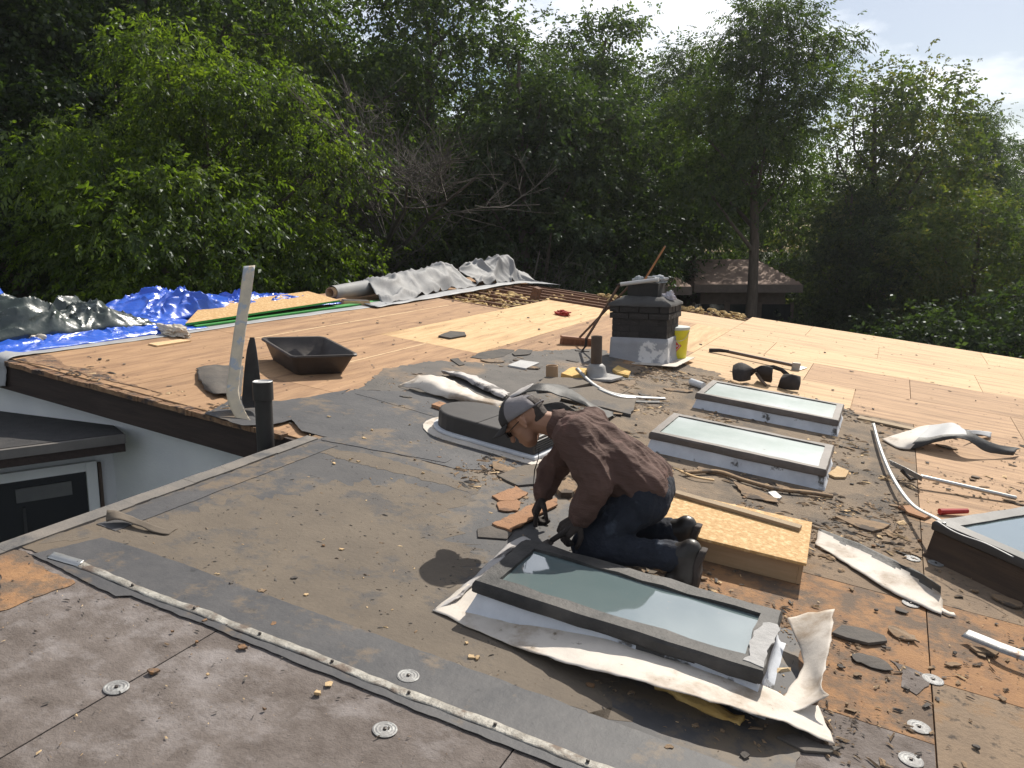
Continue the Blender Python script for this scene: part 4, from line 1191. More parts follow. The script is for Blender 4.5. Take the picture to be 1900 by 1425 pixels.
def X(u, v, h): return Vector((u, v, h))
cloth('grey_membrane', 'grey membrane draped in folds over the far end of the roll',
      [[X(-5.75, 9.0, .01), X(-5.82, 9.7, .01), X(-5.95, 10.6, .02), X(-6.0, 11.4, .02), X(-6.0, 12.0, .02)],
       [X(-5.95, 9.1, .05), X(-6.02, 9.8, .12), X(-6.1, 10.6, .15), X(-6.12, 11.4, .2), X(-6.15, 11.9, .10)],
       [X(-6.25, 9.3, .20), X(-6.25, 9.9, .24), X(-6.3, 10.6, .27), X(-6.3, 11.3, .34), X(-6.35, 11.7, .30)],
       [X(-6.55, 9.4, .10), X(-6.55, 9.9, .14), X(-6.6, 10.6, .16), X(-6.6, 11.3, .2), X(-6.6, 11.7, .2)]], 3.0, .06)
cloth('grey_membrane', 'crumpled grey membrane bunched at the far corner of the roof',
      [[X(-5.95, 12.0, .02), X(-6.0, 12.6, .02), X(-6.0, 13.1, .02), X(-5.9, 13.7, .01), X(-5.6, 14.0, .01)],
       [X(-6.2, 12.0, .18), X(-6.2, 12.6, .22), X(-6.2, 13.1, .28), X(-6.1, 13.6, .2), X(-5.8, 13.9, .03)],
       [X(-6.4, 12.1, .16), X(-6.35, 12.6, .30), X(-6.3, 13.1, .36), X(-6.25, 13.55, .38), X(-6.3, 13.9, .1)],
       [X(-6.7, 12.2, .05), X(-6.7, 12.6, .10), X(-6.6, 13.1, .28), X(-6.5, 13.6, .26), X(-6.7, 13.9, .05)]], 8.0, .08)
loose_sheet('grey_membrane', 'flat grey membrane hem in front of the folds', 'membrane', [[X(-5.70, 8.7, .02), X(-5.74, 10, .02), X(-5.80, 11.5, .02), X(-5.86, 13.4, .02), X(-5.3, 13.95, .03)], [X(-5.90, 8.7, .035), X(-5.94, 10, .03), X(-6.0, 11.5, .03), X(-6.05, 13.3, .03), X(-5.9, 13.98, .04)]], GREYMEM2, .004, 8, 4, .008, px=False)
blk = thing('wood_block', 'short pale wood block with dark tarred top in front of the roll', 'wood block', rp(660, 566), rot=.9)
MB().box((0, 0, .03), (.34, .12, .05)).obj('block', WOOD, blk, bevel=.003)
MB().box((0, .005, .059), (.33, .11, .006)).obj('tarred_top', CHIP_D, blk)

# ------------------------------------------------------------------ scraps and tools in the middle of the roof
loose_sheet('white_membrane_piece', 'long curved white membrane piece behind the roof vent', 'membrane scrap',
            [[(738, 716, .008), (775, 722, .03), (815, 735, .02), (850, 742, .03), (885, 752, .02), (925, 758, .01)],
             [(765, 705, .07), (795, 708, .10), (825, 722, .07), (855, 732, .08), (890, 745, .06), (930, 750, .03)],
             [(775, 698, .09), (805, 697, .12), (835, 704, .09), (860, 718, .08), (900, 738, .07), (935, 745, .04)]], WHITE_M, .004, 6, 6, .006, rag=.006)
loose_sheet('white_membrane_piece', 'ragged dirty white membrane piece with a curled back edge', 'membrane scrap',
            [[(822, 692, .02), (860, 704, .03), (895, 722, .03), (935, 740, .02)], [(822, 688, .05), (865, 698, .06), (900, 714, .06), (940, 735, .04)], [(850, 690, .02), (880, 697, .03), (910, 712, .03), (945, 728, .02)]],
            MATS['dirty_white_membrane'], .004, 6, 5, .008, rag=.012)
loose_sheet('black_membrane_arch', 'arched black membrane sheet lying behind the kneeling man', 'membrane scrap',
            [[(945, 740, .01), (990, 725, .14), (1040, 735, .12), (1090, 755, .10), (1120, 775, .06), (1145, 770, .01)],
             [(965, 728, .01), (1000, 714, .17), (1045, 724, .13), (1085, 745, .12), (1115, 762, .07), (1140, 772, .01)],
             [(978, 720, .01), (1005, 712, .15), (1050, 718, .11), (1080, 736, .10), (1112, 756, .06), (1138, 766, .01)]], RUB_BLK, .005, 6, 5, .006, rag=.008)
loose_sheet('grey_membrane_piece', 'pale grey membrane corner beside the arched black sheet', 'membrane scrap',
            [[(940, 738, .01), (955, 728, .05), (975, 716, .10)], [(958, 740, .01), (972, 730, .08), (990, 712, .14)]], MATS['dirty_white_membrane'], .004, 5, 5, .005, rag=.006)
def plank(name, label, cat, pts, h0, h1, mat, group=None, amp=.004, step=.08, seed=1):
    P = [rp(*p) for p in pts]
    c = sum(P, Vector()) / len(P)
    o = MB().prism([q - Vector((c.x, c.y)) for q in rough_poly(P, amp, step, seed)], h0, h1).obj(name, mat, mat4=rmat(c), bevel=.002)
    return tag(o, label, cat, group)
plank('brown_board', 'long brown fibreboard strip by the pointing hand', 'board', [(912, 978), (948, 992), (1034, 942), (1032, 930), (990, 942), (940, 966)], .010, .022, BROWNB, amp=.012, step=.03)
plank('brown_board', 'upper torn brown fibreboard piece', 'board', [(912, 924), (955, 905), (980, 918), (955, 933), (925, 933)], .005, .015, BROWNB, amp=.014, step=.025)
plank('brown_board', 'lower torn brown fibreboard piece', 'board', [(922, 936), (958, 930), (966, 936), (962, 952), (925, 950)], .004, .014, BROWNB, amp=.014, step=.025)
plank('grey_board', 'dark grey fibreboard piece under the long brown strip', 'board', [(885, 985), (925, 975), (950, 992), (940, 1004), (886, 1000)], .004, .012, CHIP_D, amp=.006)
plank('grey_board', 'large flat tan board scrap in front of the vent flange', 'board', [(922, 886), (970, 868), (1040, 862), (1050, 885), (1010, 902), (960, 905)], .004, .016, EPDMT, amp=.01)
plank('wood_scrap', 'dark wedge scrap with brown top beyond the pointing hand', 'wood scrap', [(1030, 915), (1052, 895), (1075, 912), (1060, 925), (1040, 925)], .003, .035, CHIP, amp=.01)
plank('wood_scrap', 'small pale wood corner beside the elbow', 'wood scrap', [(1066, 918), (1080, 912), (1085, 925), (1072, 926)], .003, .018, CHIP_L, amp=.004)
plank('wood_scrap', 'short brown wood offcut behind the roof vent', 'wood scrap', [(800, 757), (815, 751), (843, 761), (828, 766)], .004, .03, BROWNB, amp=.003)
plank('foam_piece', 'pale yellow foam triangle behind the cap', 'foam scrap', [(897, 770), (925, 757), (940, 765), (930, 780)], .004, .02, YFOAM, amp=.004)
plank('white_plastic_tray', 'square white plastic tray lying upside down on grey roofing', 'tray', [(942, 681), (965, 671.5), (1000, 676), (975, 687)], .004, .02, PLAST_W, amp=.0015)
cr_ = rp(1024, 704)
tag(MB().lathe([(.052, 0), (.055, .004), (.055, .125), (.05, .13), (.046, .128), (.046, .02), (.001, .02)], n=20).obj('cardboard_core', CARD, mat4=rmat(cr_, upright=True), auto=40), 'short brown cardboard tube standing beside the yellow foam', 'tube')
plank('foam_piece', 'yellow foam wedge beside the cardboard tube', 'foam scrap', [(1040, 702), (1062, 690), (1090, 693), (1085, 704), (1060, 708)], .004, .05, YFOAM, amp=.008)
plank('insulation_board', 'tan faced insulation board with torn yellow edge', 'insulation board', [(995, 722), (1010, 706), (1080, 708), (1098, 716), (1060, 726), (1000, 730)], .006, .035, EPDMT, amp=.008)
plank('insulation_board', 'broken insulation board with yellow broken end behind the man', 'insulation board', [(1040, 745), (1046, 728), (1100, 722), (1180, 745), (1170, 775), (1110, 760)], .004, .028, EPDMT, amp=.010)
plank('foam_piece', 'yellow foam chunk right of the vent pipe boot', 'foam scrap', [(1136, 690), (1146, 683), (1170, 694), (1166, 702), (1145, 697)], .004, .03, YFOAM, amp=.008)
def ribbon(name, label, cat, pts, wid, mat, th=.002, k=8):
    """flat strip along a line on the roof; wid = half width"""
    L = smooth_line([rp(*p) for p in pts], k)
    c = L[0].copy(); c.z = 0
    rows = [[], []]
    for i, p in enumerate(L):
        t = (L[min(i + 1, len(L) - 1)] - L[max(0, i - 1)]).normalized()
        n = Vector((-t.y, t.x, .35)).normalized() * wid
        rows[0].append(p + n - c + Vector((0, 0, .004))); rows[1].append(p - n - c + Vector((0, 0, .004)))
    for r in rows:
        for p in r: p.z = max(p.z, .0045)
    o = MB().grid(rows).obj(name, mat, smooth=True, mat4=rmat(c), solid=th)
    return tag(o, label, cat)
ribbon('trim_strip', 'bundle strip of pale trim curving from the vent pipe towards the far skylight', 'trim strip', [(1070, 683, .06), (1085, 700, .05), (1105, 716, .03), (1135, 730, .03), (1180, 737, .03), (1235, 740, .01)], .016, METAL)
ribbon('trim_strip', 'dark trim strip under the pale curving one', 'trim strip', [(1072, 690, .01), (1095, 712, .01), (1130, 734, .01), (1170, 745, .01), (1225, 747, .01)], .02, RUB_BLK)
ribbon('trim_strip', 'grey trim piece across the dark curving strip', 'trim strip', [(1110, 722, .03), (1150, 736, .035), (1200, 738, .02)], .012, METAL_S)
ribbon('drip_edge', 'long bent silver strip sweeping past the right skylight', 'trim strip', [(1620, 786, .05), (1632, 830, .05), (1655, 885, .06), (1690, 935, .08), (1735, 962, .16), (1752, 972, .2)], .012, METAL_S)
ribbon('drip_edge', 'short silver strip at the right edge below the boxed skylight', 'trim strip', [(1790, 1176, .03), (1830, 1192, .04), (1870, 1208, .05), (1960, 1240, .05)], .028, METAL)
ribbon('wire', 'thin white wire hanging over the boxed skylight curb', 'wire', [(1738, 968, .21), (1765, 985, .2), (1790, 996, .205), (1830, 1010, .2), (1880, 1035, .2)], .003, PLAST_W)
tag(MB().tube([Vector((0, 0, .02)), rp(1795, 948, .03) - rp(1742, 955)], [.02, .016], 8).obj('red_tool', RED, mat4=rmat(rp(1742, 955)), auto=40), 'red tool handle wedged behind the boxed skylight', 'tool handle')
ribbon('bark_strip', 'rope like torn membrane strip below the middle skylight', 'membrane scrap', [(1270, 878, .02), (1330, 876, .02), (1380, 892, .02), (1440, 908, .02), (1500, 915, .02), (1545, 922, .015)], .012, CHIP, .016)
ribbon('bark_strip', 'curly pale wood shaving below the middle skylight', 'wood scrap', [(1262, 875, .02), (1290, 886, .02), (1325, 892, .015)], .008, CHIP_L, .006)

# crate with osb top
CH_ = .125
cA, cB, cC, cD = rp(1215, 974, CH_), rp(1495, 1042, CH_), rp(1520, 980, CH_), rp(1250, 908, CH_)
cc_ = (cA + cB + cC + cD) / 4; cc_.z = 0
axu = (cB - cA).normalized()
crt = thing('osb_crate', 'low wooden curb box with osb top behind the kneeling man', 'box', cc_, math.atan2(axu.y, axu.x))
hu_, hv_ = (cB - cA).length / 2, (cD - cA).length / 2
MB().bbox((-hu_, -hv_, CH_ - .014), (hu_, hv_, CH_)).obj('top', OSB, crt, bevel=.001)
for nm, a, b in (('side_panel', (-hu_ + .03, -hv_ + .035, .002), (hu_ - .03, -hv_ + .055, CH_ - .0145)), ('side_panel', (-hu_ + .03, hv_ - .055, .002), (hu_ - .03, hv_ - .035, CH_ - .0145)),
                 ('end_panel', (hu_ - .029, -hv_ + .035, .002), (hu_ - .01, hv_ - .035, CH_ - .0145)), ('end_panel', (-hu_ + .01, -hv_ + .035, .002), (-hu_ + .029, hv_ - .035, CH_ - .0145))):
    MB().bbox(a, b).obj(nm, mk('crate_plywood', (.33, .22, .12), (.40, .27, .16), 6, .85, .3, 40, stretch=(.6, 6, 6)), crt)
bd0, bd1 = rp(1252, 918, CH_), rp(1485, 984, CH_)
bd = (bd0 + bd1) / 2
dd = bd1 - bd0
tag(MB().box((0, 0, .011), (dd.length, .055, .02)).obj('board', WOODG, mat4=rmat(Vector((bd.x, bd.y, CH_)), math.atan2(dd.y, dd.x)), bevel=.002), 'weathered narrow board lying on the osb crate', 'board')
loose_sheet('white_flashing_strip', 'long white flashing strip lying right of the osb crate', 'flashing',
            [[(1512, 1010, .01), (1570, 1045, .012), (1640, 1090, .012), (1700, 1120, .012), (1748, 1140, .01)], [(1517, 992, .02), (1580, 1022, .02), (1650, 1055, .03), (1705, 1085, .03), (1748, 1110, .02)], [(1520, 982, .03), (1585, 1005, .04), (1655, 1038, .05), (1705, 1062, .07), (1745, 1088, .07)]],
            [WHITE_M, TAR], .004, 6, 6, .003, rag=.005, mi=lambda t, s, p: 1 if t > .62 + .22 * nz3(p, 8) else 0)
ribbon('white_flashing_tail', 'small white torn tail at the end of the flashing strip', 'flashing', [(1745, 1132, .008), (1760, 1140, .008), (1772, 1142, .006)], .012, WHITE_M)

# scraper with silver handle and twisted membrane at the right
s0, s1 = rp(1650, 862, .05), rp(1713, 890, .05)
sc_ = thing('floor_scraper', 'wide grey scraper blade on a silver pole beside the boxed skylight', 'scraper', rp(1690, 880))
o0 = rp(1690, 880)
MB().grid([[p - o0 for p in (rp(1650, 853, .09), rp(1682, 868, .10), rp(1712, 884, .09))], [p - o0 for p in (rp(1652, 862, .06), rp(1682, 878, .06), rp(1710, 893, .05))]]).obj('blade', METAL, sc_, solid=.003)
MB().tube([rp(1708, 884, .07) - o0, rp(1885, 924, .03) - o0], .014, 10).obj('pole', METAL_S, sc_, auto=40)
MB().tube([rp(1672, 872, .07) - o0, rp(1690, 890, .02) - o0, rp(1708, 886, .06) - o0], .012, 8).obj('bracket', BRONZE, sc_, auto=40)
loose_sheet('twisted_membrane', 'twisted black membrane sheet with a white painted end', 'membrane scrap',
            [[(1636, 815, .01), (1668, 832, .01), (1700, 832, .02), (1745, 818, .10), (1790, 815, .14), (1830, 838, .05), (1880, 845, .02)],
             [(1665, 805, .05), (1690, 810, .08), (1720, 812, .10), (1760, 806, .15), (1800, 808, .16), (1840, 830, .08), (1885, 838, .05)],
             [(1690, 798, .07), (1715, 790, .11), (1745, 787, .14), (1770, 785, .17), (1795, 800, .17), (1845, 823, .10), (1893, 832, .05)]],
            [RUB_BLK, WHITE_M, GREYMEM2], .004, 6, 6, .003, rag=.004, mi=lambda t, s, p: 1 if s < .26 - .05 * t else (2 if (s < .62 and t > .45) else 0))
loose_sheet('membrane_tongue', 'small grey strap lying behind the twisted membrane', 'membrane scrap', [[(1790, 806, .08), (1815, 806, .05), (1838, 812, .02)], [(1795, 798, .10), (1818, 799, .06), (1840, 802, .03)]], GREYMEM2, .003, 5, 4, .002)
# shingle stripper
t0, t1 = rp(1316, 650, .02), rp(1472, 678, .05)
ss = thing('shingle_stripper', 'shovel like stripping tool with black handle on the new plywood', 'stripping tool', rp(1400, 664))
o0 = rp(1400, 664)
MB().tube([t0 - o0, rp(1335, 650, .04) - o0, rp(1352, 652, .05) - o0], [.024, .022, .018], 8).obj('grip', BLACKC, ss, auto=50)
MB().tube([rp(1345, 651, .045) - o0, t1 - o0], .019, 8).obj('handle', mk('tool_handle', (.10, .07, .055), (.13, .09, .07), 6, .5), ss, auto=50)
MB().box(t1 - o0 + Vector((.03, 0, -.01)), (.09, .02, .09), Matrix.Rotation(.4, 3, 'Z')).obj('bracket', METAL, ss, bevel=.003)
MB().prism([p - o0 for p in (rp(1470, 683), rp(1480, 680), rp(1497, 684), rp(1484, 688))], .004, .012).obj('blade', METAL_S, ss)
# tool belt
tb0 = rp(1420, 706)
bt = thing('tool_belt', 'dark leather tool belt with two pouches behind the far skylight', 'tool belt', tb0)
def pouch(name, rows):
    P = sheet([[rp(*p) - tb0 for p in r] for r in rows], 4, 4)
    return MB().grid(P).obj(name, BLACKC, bt, smooth=True, solid=.035)
pouch('pouch', [[(1362, 705, .02), (1375, 708, .02), (1390, 704, .03)], [(1360, 690, .09), (1376, 690, .11), (1392, 690, .11)], [(1362, 680, .13), (1376, 675, .17), (1400, 687, .13)]])
pouch('pouch', [[(1445, 716, .01), (1462, 722, .01), (1482, 724, .02)], [(1448, 706, .08), (1465, 708, .09), (1484, 712, .08)], [(1455, 697, .12), (1470, 696, .15), (1483, 700, .13)]])
pouch('pouch', [[(1408, 700, .03), (1420, 705, .03), (1432, 708, .03)], [(1406, 690, .11), (1420, 692, .12), (1433, 694, .12)], [(1410, 682, .16), (1422, 680, .18), (1434, 684, .17)]])
MB().tube([rp(*p) - tb0 for p in ((1385, 700, .05), (1400, 688, .12), (1412, 682, .16), (1435, 681, .17), (1450, 686, .15), (1462, 696, .12))], [.02] * 6, 6, flat=(.5, 1.2)).obj('belt', BLACKC, bt, smooth=True)
MB().tube([rp(*p) - tb0 for p in ((1403, 692, .10), (1412, 705, .05), (1422, 716, .01))], [.014] * 3, 6, flat=(.6, 1.2)).obj('strap', mk('worn_leather', (.11, .08, .06), (.16, .12, .09), 9), bt, smooth=True)
tag(MB().tube([Vector((0, 0, .035)), rp(1305, 716, .035) - rp(1281, 715)], .034, 14).obj('plastic_bottle', mk('clear_plastic', (.55, .56, .56), (.66, .66, .66), 6, .25, .05, 20), mat4=rmat(rp(1281, 715)), auto=40), 'clear plastic cup lying at the corner of the far skylight', 'cup')
crumple('red_glove', 'crumpled red rubber glove on the new plywood', 'glove', rmat(rp(1043, 585)), .075, mk('red_glove', (.40, .05, .035), (.3, .035, .03), 14, .8, .5, 30), 31, (1.2, .9, .5), .6)
plank('membrane_scrap', 'dark ragged membrane scrap on the new plywood sheet', 'membrane scrap', [(813, 626), (835, 617), (862, 619), (865, 625), (835, 630)], .003, .02, CHIP_D, amp=.014)
plank('membrane_scrap', 'grey membrane scrap beyond the white lid', 'membrane scrap', [(835, 668), (850, 666), (862, 678), (852, 680)], .003, .012, CHIP_D, amp=.006)
plank('membrane_scrap', 'flat grey roofing scrap near the broom', 'membrane scrap', [(950, 658), (962, 650), (988, 652), (980, 660), (955, 662)], .008, .016, CHIP_D, amp=.008)
plank('wood_scrap', 'orange wood chip at the corner of the middle skylight', 'wood scrap', [(1535, 884), (1552, 869), (1574, 878), (1568, 890), (1548, 890)], .006, .02, CHIP_L, amp=.006)
plank('wood_batten', 'thin wood batten right of the far skylight', 'batten', [(1590, 779), (1594, 775), (1700, 798), (1697, 802)], .004, .02, WOODG, amp=.002)
plank('membrane_scrap', 'flat grey slab scrap below the white end flap', 'membrane scrap', [(1542, 1180), (1560, 1166), (1600, 1172), (1640, 1186), (1645, 1196), (1610, 1200), (1570, 1190)], .004, .018, CHIP_D, amp=.010)
plank('membrane_scrap', 'small dark scrap by the short silver strip', 'membrane scrap', [(1797, 1204), (1830, 1208), (1853, 1216), (1845, 1222), (1810, 1214)], .004, .016, CHIP, amp=.008)
plank('membrane_scrap', 'dark slab scrap under the tip of the front flashing', 'membrane scrap', [(1440, 1372), (1470, 1365), (1520, 1385), (1560, 1392), (1540, 1402), (1490, 1398)], .003, .012, CHIP_D, amp=.012)
plank('wood_scrap', 'long brown splinter board between the crate and the boxed skylight', 'wood scrap', [(1548, 962), (1580, 964), (1650, 978), (1618, 990), (1595, 984)], .004, .016, CHIP, amp=.012)
plank('wood_scrap', 'brown board scrap beside the boxed skylight corner', 'wood scrap', [(1665, 943), (1690, 942), (1728, 960), (1715, 966), (1685, 956)], .004, .018, BROWNB, amp=.010)
plank('paper_scrap', 'small white torn paper on the dirt below the middle skylight', 'paper', [(1424, 917), (1438, 915), (1450, 926), (1440, 932)], .004, .016, PLAST_W, amp=.008)

# termination bar with its screws
bar = thing('termination_bar', 'long galvanised bar screwed along the cover strip in the foreground', 'metal bar', Vector((-1.6, 2.13, 0)))
L = [Vector((-1.27 + 2.75 * i / 150, .010 * nz3((i * .05, 0, 0)) + .004 * nz3((i * .21, 5, 0)) - .012, .0085 + .004 * abs(nz3((i * .08, 3, 0))) + .0015 * nz3((i * .3, 7, 0)))) for i in range(151)]
MB().grid([[p + Vector((0, .019 + .004 * nz3(p, 22), .0005 + .003 * nz3(p, 9, 4))) for p in L], [p + Vector((0, .006, .0004)) for p in L], [p + Vector((0, -.008, .0003)) for p in L], [p - Vector((0, .021 + .005 * nz3(p, 18, 3), .001 + .002 * nz3(p, 12, 9))) for p in L]]).obj('bar', mk('weathered_bar', (.36, .345, .31), (.17, .155, .135), 22, .55, .6, 60, metal=.35, c3=(.13, .10, .08), c3pos=.57, c3scale=9, c3soft=.05), bar, smooth=True, solid=.002)
for i in range(8, 150, 17):
    MB().lathe([(.006, 0), (.006, .004), (.003, .006)], L[i] + Vector((0, .002, .004)), 8).obj('screw', BRONZE, bar)
ribbon('bar_stub', 'loose flat bar end at the left of the cover strip', 'metal bar', [(94, 1031, .012), (125, 1040, .012), (150, 1047, .012)], .018, METAL_S)

# fastening plates
pm = MB().lathe([(.0385, 0), (.0385, .0015), (.034, .003), (.030, .0018), (.024, .003), (.020, .0018), (.012, .0028), (.008, .001), (.001, .001)], n=28).mesh('plate', PLATE, False)
scm = MB().lathe([(.006, .001), (.006, .006), (.002, .007)], n=8).mesh('screw', BRONZE)
PL = [(216, 1277, 'round metal fastening plate on the foreground board joint'), (757, 1258, 'round fastening plate beside the galvanised bar'), (714, 1355, 'bright ringed fastening plate on the open foreground board'),
      (1705, 1350, 'white ringed fastening plate below the torn flashing tip'), (1690, 1411, 'rusty fastening plate with a nail at the lower board corner'), (1731, 1262, 'fastening plate at the corner of the orange board'),
      (1690, 1121, 'chalky fastening plate on the orange board'), (1693, 1037, 'pale fastening plate left of the joint near the boxed skylight'), (1736, 1046, 'pale fastening plate right of the joint near the boxed skylight'), (421, 1163, 'fastening plate half under the galvanised bar')]
for x, y, lb_ in PL:
    o = thing('fastening_plate', lb_, 'plate', rp(x, y, .001), random.uniform(0, 6), 'round fastening plates')
    o.location = toworld(rp(x, y) + Vector((0, 0, .008 if y in (1258,) else .0025)))
    for nm, m_ in (('disc', pm), ('screw', scm)):
        q = bpy.data.objects.new(nm, m_); COL.objects.link(q); q.parent = o

# ------------------------------------------------------------------ debris
def flake(r, th, seed, n=7):
    R = random.Random(seed)
    pts = [Vector((math.cos(2 * math.pi * i / n) * r * R.uniform(.5, 1.15), math.sin(2 * math.pi * i / n) * r * R.uniform(.35, .8))) for i in range(n)]
    m = MB().prism(pts, 0, th)
    m.v = [(x, y, z + .3 * th * R.uniform(-1, 1) + .10 * x * R.uniform(-.5, 1)) for x, y, z in m.v]
    return m
fm = {}
for i in range(6):
    for nm, mt in (('l', CHIP_L), ('d', CHIP_D), ('c', CHIP), ('b', FIB_O)):
        fm[nm, i] = flake(.05, .011, i * 7 + 3, 9).mesh('flake', mt)
BIG = [(633, 1022, 'l'), (600, 1015, 'b'), (866, 1196, 'l'), (885, 1225, 'l'), (875, 1222, 'l'), (405, 1068, 'l'), (485, 1100, 'c'), (568, 1106, 'l'), (430, 1085, 'd'), (545, 1075, 'd'), (650, 855, 'l'), (620, 862, 'l'), (675, 815, 'l'), (690, 800, 'l'), (665, 858, 'l'),
       (770, 855, 'c'), (785, 880, 'l'), (760, 790, 'l'), (610, 775, 'l'), (575, 810, 'l'), (815, 850, 'b'), (935, 850, 'l'), (590, 1290, 'l'), (508, 1160, 'b'), (380, 1155, 'b'), (365, 1195, 'b'), (320, 1175, 'b'), (285, 1250, 'b'), (385, 1255, 'l'), (365, 1130, 'b'), (490, 1320, 'b'), (610, 1272, 'l'), (450, 1205, 'b'),
       (1170, 1290, 'c'), (1140, 1285, 'c'), (1095, 1275, 'b'), (1290, 1350, 'c'), (1340, 1360, 'c'), (1420, 1350, 'c'), (1240, 1390, 'c'), (1380, 1405, 'd'), (1340, 970, 'l'), (1380, 925, 'b'), (1460, 1000, 'b'), (1570, 950, 'l'), (1560, 1015, 'l'), (1620, 1015, 'b'), (1600, 1040, 'l'), (1660, 1000, 'c'), (1710, 985, 'b'), (1705, 1005, 'b'), (1645, 1060, 'c'), (1840, 1075, 'b'), (1810, 1100, 'c'), (1580, 1095, 'c'), (1625, 1135, 'd'), (1560, 1240, 'd'), (1590, 1255, 'c'), (1680, 1280, 'd'), (1570, 1310, 'c'), (1640, 1205, 'd'), (1860, 1300, 'c'), (1800, 1340, 'c'), (1810, 1390, 'd'), (1770, 1215, 'd'), (1350, 830, 'c'), (1310, 800, 'c'), (1240, 770, 'c'), (1180, 790, 'd'), (1220, 815, 'c'), (1380, 940, 'c'), (1490, 940, 'c'), (1530, 930, 'b'), (1580, 900, 'd'), (1600, 860, 'd'), (1560, 830, 'd'), (1590, 830, 'c'), (1620, 760, 'd'), (1700, 750, 'd'), (1810, 745, 'd'), (1850, 738, 'd'), (1740, 870, 'd'), (1720, 860, 'd'), (1760, 910, 'd'), (1700, 920, 'c'), (1840, 890, 'd'), (1880, 860, 'd'), (1580, 690, 'd'), (1545, 725, 'd'), (1565, 740, 'd'), (1700, 660, 'd'), (1380, 615, 'd'), (1530, 655, 'd'),
       (200, 670, 'c'), (230, 677, 'd'), (185, 668, 'd'), (265, 622, 'd'), (450, 665, 'd'), (730, 640, 'd'), (780, 600, 'd'), (870, 580, 'd'), (790, 655, 'd'), (900, 600, 'd'), (980, 590, 'd'), (930, 580, 'd'), (1000, 612, 'd'), (840, 560, 'd'), (700, 600, 'd'), (600, 600, 'd'), (1090, 600, 'd'), (1300, 640, 'd'), (1345, 560, 'd')]
for i, (x, y, kd) in enumerate(BIG):
    p = rp(x, y)
    o = bpy.data.objects.new('roof_chip', fm[kd, i % 6])
    COL.objects.link(o)
    s_ = random.uniform(.13, .44) * (1 if y > 700 else 1.5)
    o.matrix_world = rmat(p + Vector((0, 0, .0055)), random.uniform(0, 6)) @ Matrix.Diagonal((s_, s_, random.uniform(.25, .7), 1))
    lb_ = {'l': 'small pale splintered wood chip lying loose on the roof', 'd': 'small dark scrap of roofing lying loose on the roof', 'c': 'small mottled clod of torn roofing on the roof', 'b': 'small orange brown fibreboard crumb on the roof'}[kd]
    tag(o, lb_, 'debris', {'l': 'pale wood chips', 'd': 'dark roofing scraps', 'c': 'clods of roofing', 'b': 'fibreboard crumbs'}[kd])
# flat torn flakes of roofing felt and fibreboard left in the worked area
FL = random.Random(41)
for i in range(230):
    zone = ((-1.9, .3, 4.3, 8.2), (.0, 2.2, 3.0, 5.4), (.3, 2.6, 5.0, 8.0), (-1.3, 0, 3.3, 5.3), (-2.1, .2, 6.0, 8.5), (-3.3, -2.0, 5.2, 8.0))[FL.choice((0, 0, 0, 1, 1, 2, 2, 3, 3, 4, 5))]
    p = Vector((FL.uniform(zone[0], zone[1]), FL.uniform(zone[2], zone[3]), 0))
    if nz3(p, 1.9, 3) + .5 * nz3(p, 5.5, 8) < FL.uniform(-.3, .3) or (-1.36 < p.x < -.05 and (2.6 < p.y < 3.3 or 5.28 < p.y < 6.12 or 6.78 < p.y < 7.64)) or (-.95 < p.x < .02 and 3.75 < p.y < 4.5) or (p.x > .42 and 4.3 < p.y < 6.0): continue
    r_ = .018 + .07 * FL.random() ** 2.2
    el_ = FL.uniform(1, 2.6)
    pts = [(math.cos(q) * r_ * el_ * FL.uniform(.6, 1.1), math.sin(q) * r_ * FL.uniform(.6, 1.1)) for q in [2 * math.pi * k / 6 + FL.uniform(-.3, .3) for k in range(6)]]
    m_ = MB().prism(rough_poly(pts, .010, .016, i), 0, .002 + .006 * FL.random())
    tl_ = FL.uniform(-.10, .10)
    m_.v = [(x, y, z + abs(x) * abs(tl_) + .004 * nz3((x, y, i), 30)) for x, y, z in m_.v]
    mt, lb_ = FL.choice(((CHIP, 'flat brown flake of torn fibreboard on the worked dirt'), (CHIP, 'flat brown flake of torn fibreboard on the worked dirt'), (CHIP_D, 'flat dark flake of torn roofing felt on the worked dirt'), (EPDMT, 'flat dusty tan flake of membrane on the worked dirt'), (FIB_D, 'flat mottled flake of dirty fibreboard on the worked dirt')))
    tag(m_.obj('roof_flake', mt, mat4=rmat(p + Vector((0, 0, .004)), FL.uniform(-.6, .6))), lb_, 'debris', lb_.split(' on the')[0] + 's')
# countless small bits
RZ = [((-2.1, .4, 3.9, 8.3), 15000, (.003, .026), 1.0), ((-3, 0, 2.2, 4.6), 2600, (.0015, .007), .6), ((-3.0, 1.2, .9, 2.1), 1500, (.0015, .006), .5), ((-.05, 2.4, 2.2, 5.2), 4200, (.003, .016), 1.0), ((.2, 3.2, 4.6, 8.4), 4200, (.004, .02), .9),
      ((-5.8, -1.2, 4.2, 12), 1100, (.003, .011), .6), ((-1.5, 5, 8, 13.8), 700, (.004, .013), .6), ((-3.6, -1.8, 5, 8.6), 2200, (.004, .016), .8), ((-5.8, -3.3, 4.04, 4.3), 500, (.005, .024), 1.0), ((-.3, .2, 2.1, 3.4), 700, (.004, .016), 1.0), ((-1.4, -.1, 3.25, 4.3), 3200, (.003, .016), 1.0)]
chips = [MB(), MB(), MB()]
def occupied(p):
    return (-1.3 < p[0] < -.1 and (2.68 < p[1] < 3.22 or 5.34 < p[1] < 6.06 or 6.84 < p[1] < 7.58)) or (p[0] < -3.1 and p[1] < 4.04)
R_ = random.Random(99)
